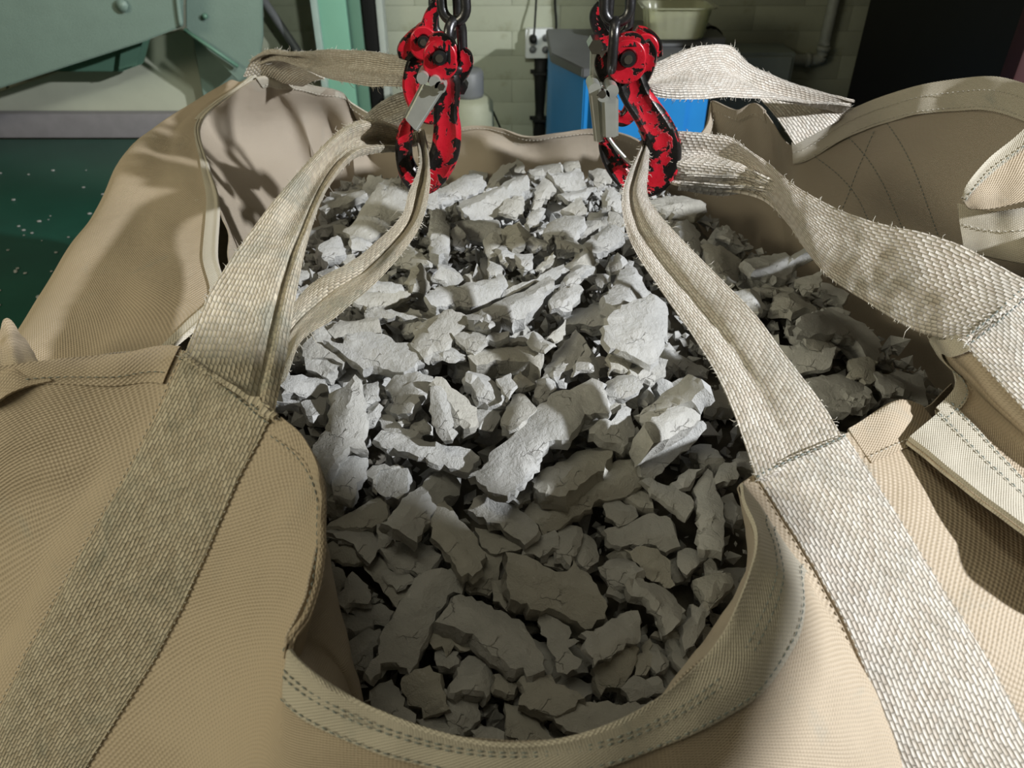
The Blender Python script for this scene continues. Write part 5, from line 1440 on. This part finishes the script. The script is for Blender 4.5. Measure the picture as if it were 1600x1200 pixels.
for i, (px, h, th, tx, ty, cr, lab) in enumerate(T):
    p0 = heap_hit(px[0][0], px[0][1]); far = np.linalg.norm(p0 - CP)
    st = max(.0042, min(.0062, .0068 * far / .9))
    rr_ = random.Random(77 + i); kk = 1.0 if abs(tx) + abs(ty) < .5 else 0.0
    tx += rr_.uniform(-.20, .20) * kk; ty += rr_.uniform(-.24, .14) * kk
    traced(px, h, th * .85, tx, ty, 1000 + i * 7, lab, crease=cr * 1.5 + .04, step=st, warp=.0022, jag=.0016, rough=.0010, undercut=.003)
TR = [(np.array(t[0]).mean(0), t) for t in T]

# -- the pieces seen between and under those: broken chips of all shapes
rg = random.Random(2024)
def blob(L, W, kind, rr):
    pts = []
    if kind == 'shard':
        k = rr.randint(5, 7); a0 = rr.random() * 6.28
        for i in range(k):
            a = a0 + 6.283 * (i + rr.uniform(-.3, .3)) / k; q = rr.uniform(.7, 1.1)
            pts.append((L / 2 * q * math.cos(a), W / 2 * q * math.sin(a)))
    elif kind == 'strip':
        bend = rr.uniform(-.35, .35) * W
        m = 4
        for i in range(m + 1):
            t = i / m * 2 - 1; pts.append((L / 2 * t + rr.uniform(-.06, .06) * L, W / 2 * (1 - .25 * abs(t) ** 3) + bend * t * t + rr.uniform(-.1, .1) * W))
        for i in range(m, -1, -1):
            t = i / m * 2 - 1; pts.append((L / 2 * t + rr.uniform(-.06, .06) * L, -W / 2 * (1 - .2 * abs(t) ** 3) + bend * t * t + rr.uniform(-.1, .1) * W))
    else:
        for sx, sy in ((1, 1), (-1, 1), (-1, -1), (1, -1)): pts.append((sx * L / 2 * rr.uniform(.75, 1.1), sy * W / 2 * rr.uniform(.7, 1.1)))
    ang = rr.random() * 6.283; c_, s_ = math.cos(ang), math.sin(ang)
    return [(x * c_ - y * s_, x * s_ + y * c_) for x, y in pts]
placed = []
tries = 0
NFILL = 300 - len(T) if len(T) < 300 else 0
LAB = {
 ('front', 'shard'): ('small angular grey clay chip low between bigger pieces in the shaded front', 'clay chips in the shaded front'),
 ('front', 'strip'): ('narrow grey clay strip low between bigger pieces in the shaded front', 'narrow clay strips in the shaded front'),
 ('front', 'block'): ('small blocky clay lump low between bigger pieces in the shaded front', 'clay lumps in the shaded front'),
 ('mid', 'shard'): ('small angular clay chip low between bigger pieces in the middle of the heap', 'clay chips in the middle of the heap'),
 ('mid', 'strip'): ('narrow clay strip low between bigger pieces in the middle of the heap', 'narrow clay strips in the middle of the heap'),
 ('mid', 'block'): ('small blocky clay lump low between bigger pieces in the middle of the heap', 'clay lumps in the middle of the heap'),
 ('back', 'shard'): ('small pale clay chip among the many at the back of the heap', 'clay chips at the back'),
 ('back', 'strip'): ('small pale clay strip among the many at the back of the heap', 'narrow clay strips at the back'),
 ('back', 'block'): ('small pale clay lump among the many at the back of the heap', 'clay lumps at the back'),
 ('side', 'shard'): ('small dim clay chip on the shaded slope behind the right loop', 'clay chips on the shaded slope'),
 ('side', 'strip'): ('small dim clay strip on the shaded slope behind the right loop', 'narrow clay strips on the shaded slope'),
 ('side', 'block'): ('small dim clay lump on the shaded slope behind the right loop', 'clay lumps on the shaded slope'),
}
while len(placed) < NFILL and tries < 20000:
    tries += 1
    y = rg.uniform(.32, 1.30); xr = (.54 - (y - .68) * .49 if y > .68 else .52 - (.68 - y) * .75); xl = -.30 + (.10 if y < .5 else 0)
    x = rg.uniform(xl, xr)
    zc = y * C35 + (CAM_Z - 1.12) * S35
    size = rg.uniform(.035, .075) * (1.0 if y < .9 else .85)
    if any((x - p[0]) ** 2 + (y - p[1]) ** 2 < ((size + p[2]) * .30) ** 2 for p in placed): continue
    placed.append((x, y, size))
    kind = rg.choice(('shard', 'shard', 'strip', 'block'))
    L, W = (size * 1.5, size * .55) if kind == 'strip' else (size, size * rg.uniform(.6, .9))
    z = heap(x, y) + rg.uniform(-.024, -.002)
    if x > .30: z += .008
    n = np.array([rg.gauss(0, .28), rg.gauss(-.1, .28), 1.0]); n /= np.linalg.norm(n)
    ex = np.cross([0, 1, 0], n); ex /= np.linalg.norm(ex); ey = np.cross(n, ex)
    P3 = [np.array([x, y, z]) + a * ex + b * ey for a, b in blob(L, W, kind, rg)]
    reg = 'side' if x > .27 and y > .55 else ('front' if y < .62 else ('mid' if y < .92 else 'back'))
    lab, grp = LAB[(reg, kind)]
    clay_piece('clay_chip', P3, n, rg.uniform(.010, .028) if kind != 'block' else rg.uniform(.025, .04), 5000 + len(placed) * 3,
               step=.006, crease=rg.uniform(0, .3), warp=.002, jag=.0016, rough=.0012, undercut=.003, label=lab, cat='clay chip', group=grp)

# -- bed of the heap with crumbs too small to pick apart
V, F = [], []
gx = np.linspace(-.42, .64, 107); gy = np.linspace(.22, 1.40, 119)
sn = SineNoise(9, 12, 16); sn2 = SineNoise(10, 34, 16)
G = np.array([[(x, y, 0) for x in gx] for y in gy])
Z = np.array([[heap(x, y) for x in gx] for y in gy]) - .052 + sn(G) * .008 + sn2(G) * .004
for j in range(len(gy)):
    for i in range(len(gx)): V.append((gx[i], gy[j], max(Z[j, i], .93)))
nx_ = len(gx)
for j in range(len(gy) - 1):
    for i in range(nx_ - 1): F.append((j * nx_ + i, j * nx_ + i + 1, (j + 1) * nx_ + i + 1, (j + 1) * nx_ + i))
mobj('clay_bed', V, F, M['clay_gap_shade'], None, origin=(.06, .8, 1.0), kind='stuff', label='packed bed of dusty clay deep under the broken pieces', cat='clay')
# crumbs
V, F = [], []
tet = [(1, 1, 1), (-1, -1, 1), (-1, 1, -1), (1, -1, -1), (0, 0, 1.5)]
octa = [(1, 0, 0), (-1, 0, 0), (0, 1, 0), (0, -1, 0), (0, 0, 1), (0, 0, -1)]
of = [(0, 2, 4), (2, 1, 4), (1, 3, 4), (3, 0, 4), (2, 0, 5), (1, 2, 5), (3, 1, 5), (0, 3, 5)]
for i in range(5200):
    y = rg.uniform(.30, 1.34); xr = (.56 - (y - .68) * .49 if y > .68 else .53 - (.68 - y) * .75); x = rg.uniform(-.31 + (.1 if y < .5 else 0), xr)
    s = rg.uniform(.003, .011) if rg.random() < .8 else rg.uniform(.010, .018)
    z = heap(x, y) - rg.uniform(.020, .044) + (0.006 if x > .3 else 0)
    A = np.array([[rg.gauss(0, 1) for _ in range(3)] for _ in range(3)]); Qm, _ = np.linalg.qr(A)
    sc = np.array([s * rg.uniform(.7, 1.4), s * rg.uniform(.5, 1), s * rg.uniform(.25, .7)])
    k0 = len(V)
    for p in octa:
        q = Qm @ (np.array(p) * sc * rg.uniform(.8, 1.2)); V.append((x + q[0], y + q[1], z + q[2]))
    F += [tuple(a + k0 for a in f) for f in of]
mobj('clay_crumbs', V, F, M['clay'], None, origin=(.06, .8, 1.05), sharp=20, kind='stuff', label='fine clay crumbs filling the gaps between the broken pieces', cat='clay crumbs')
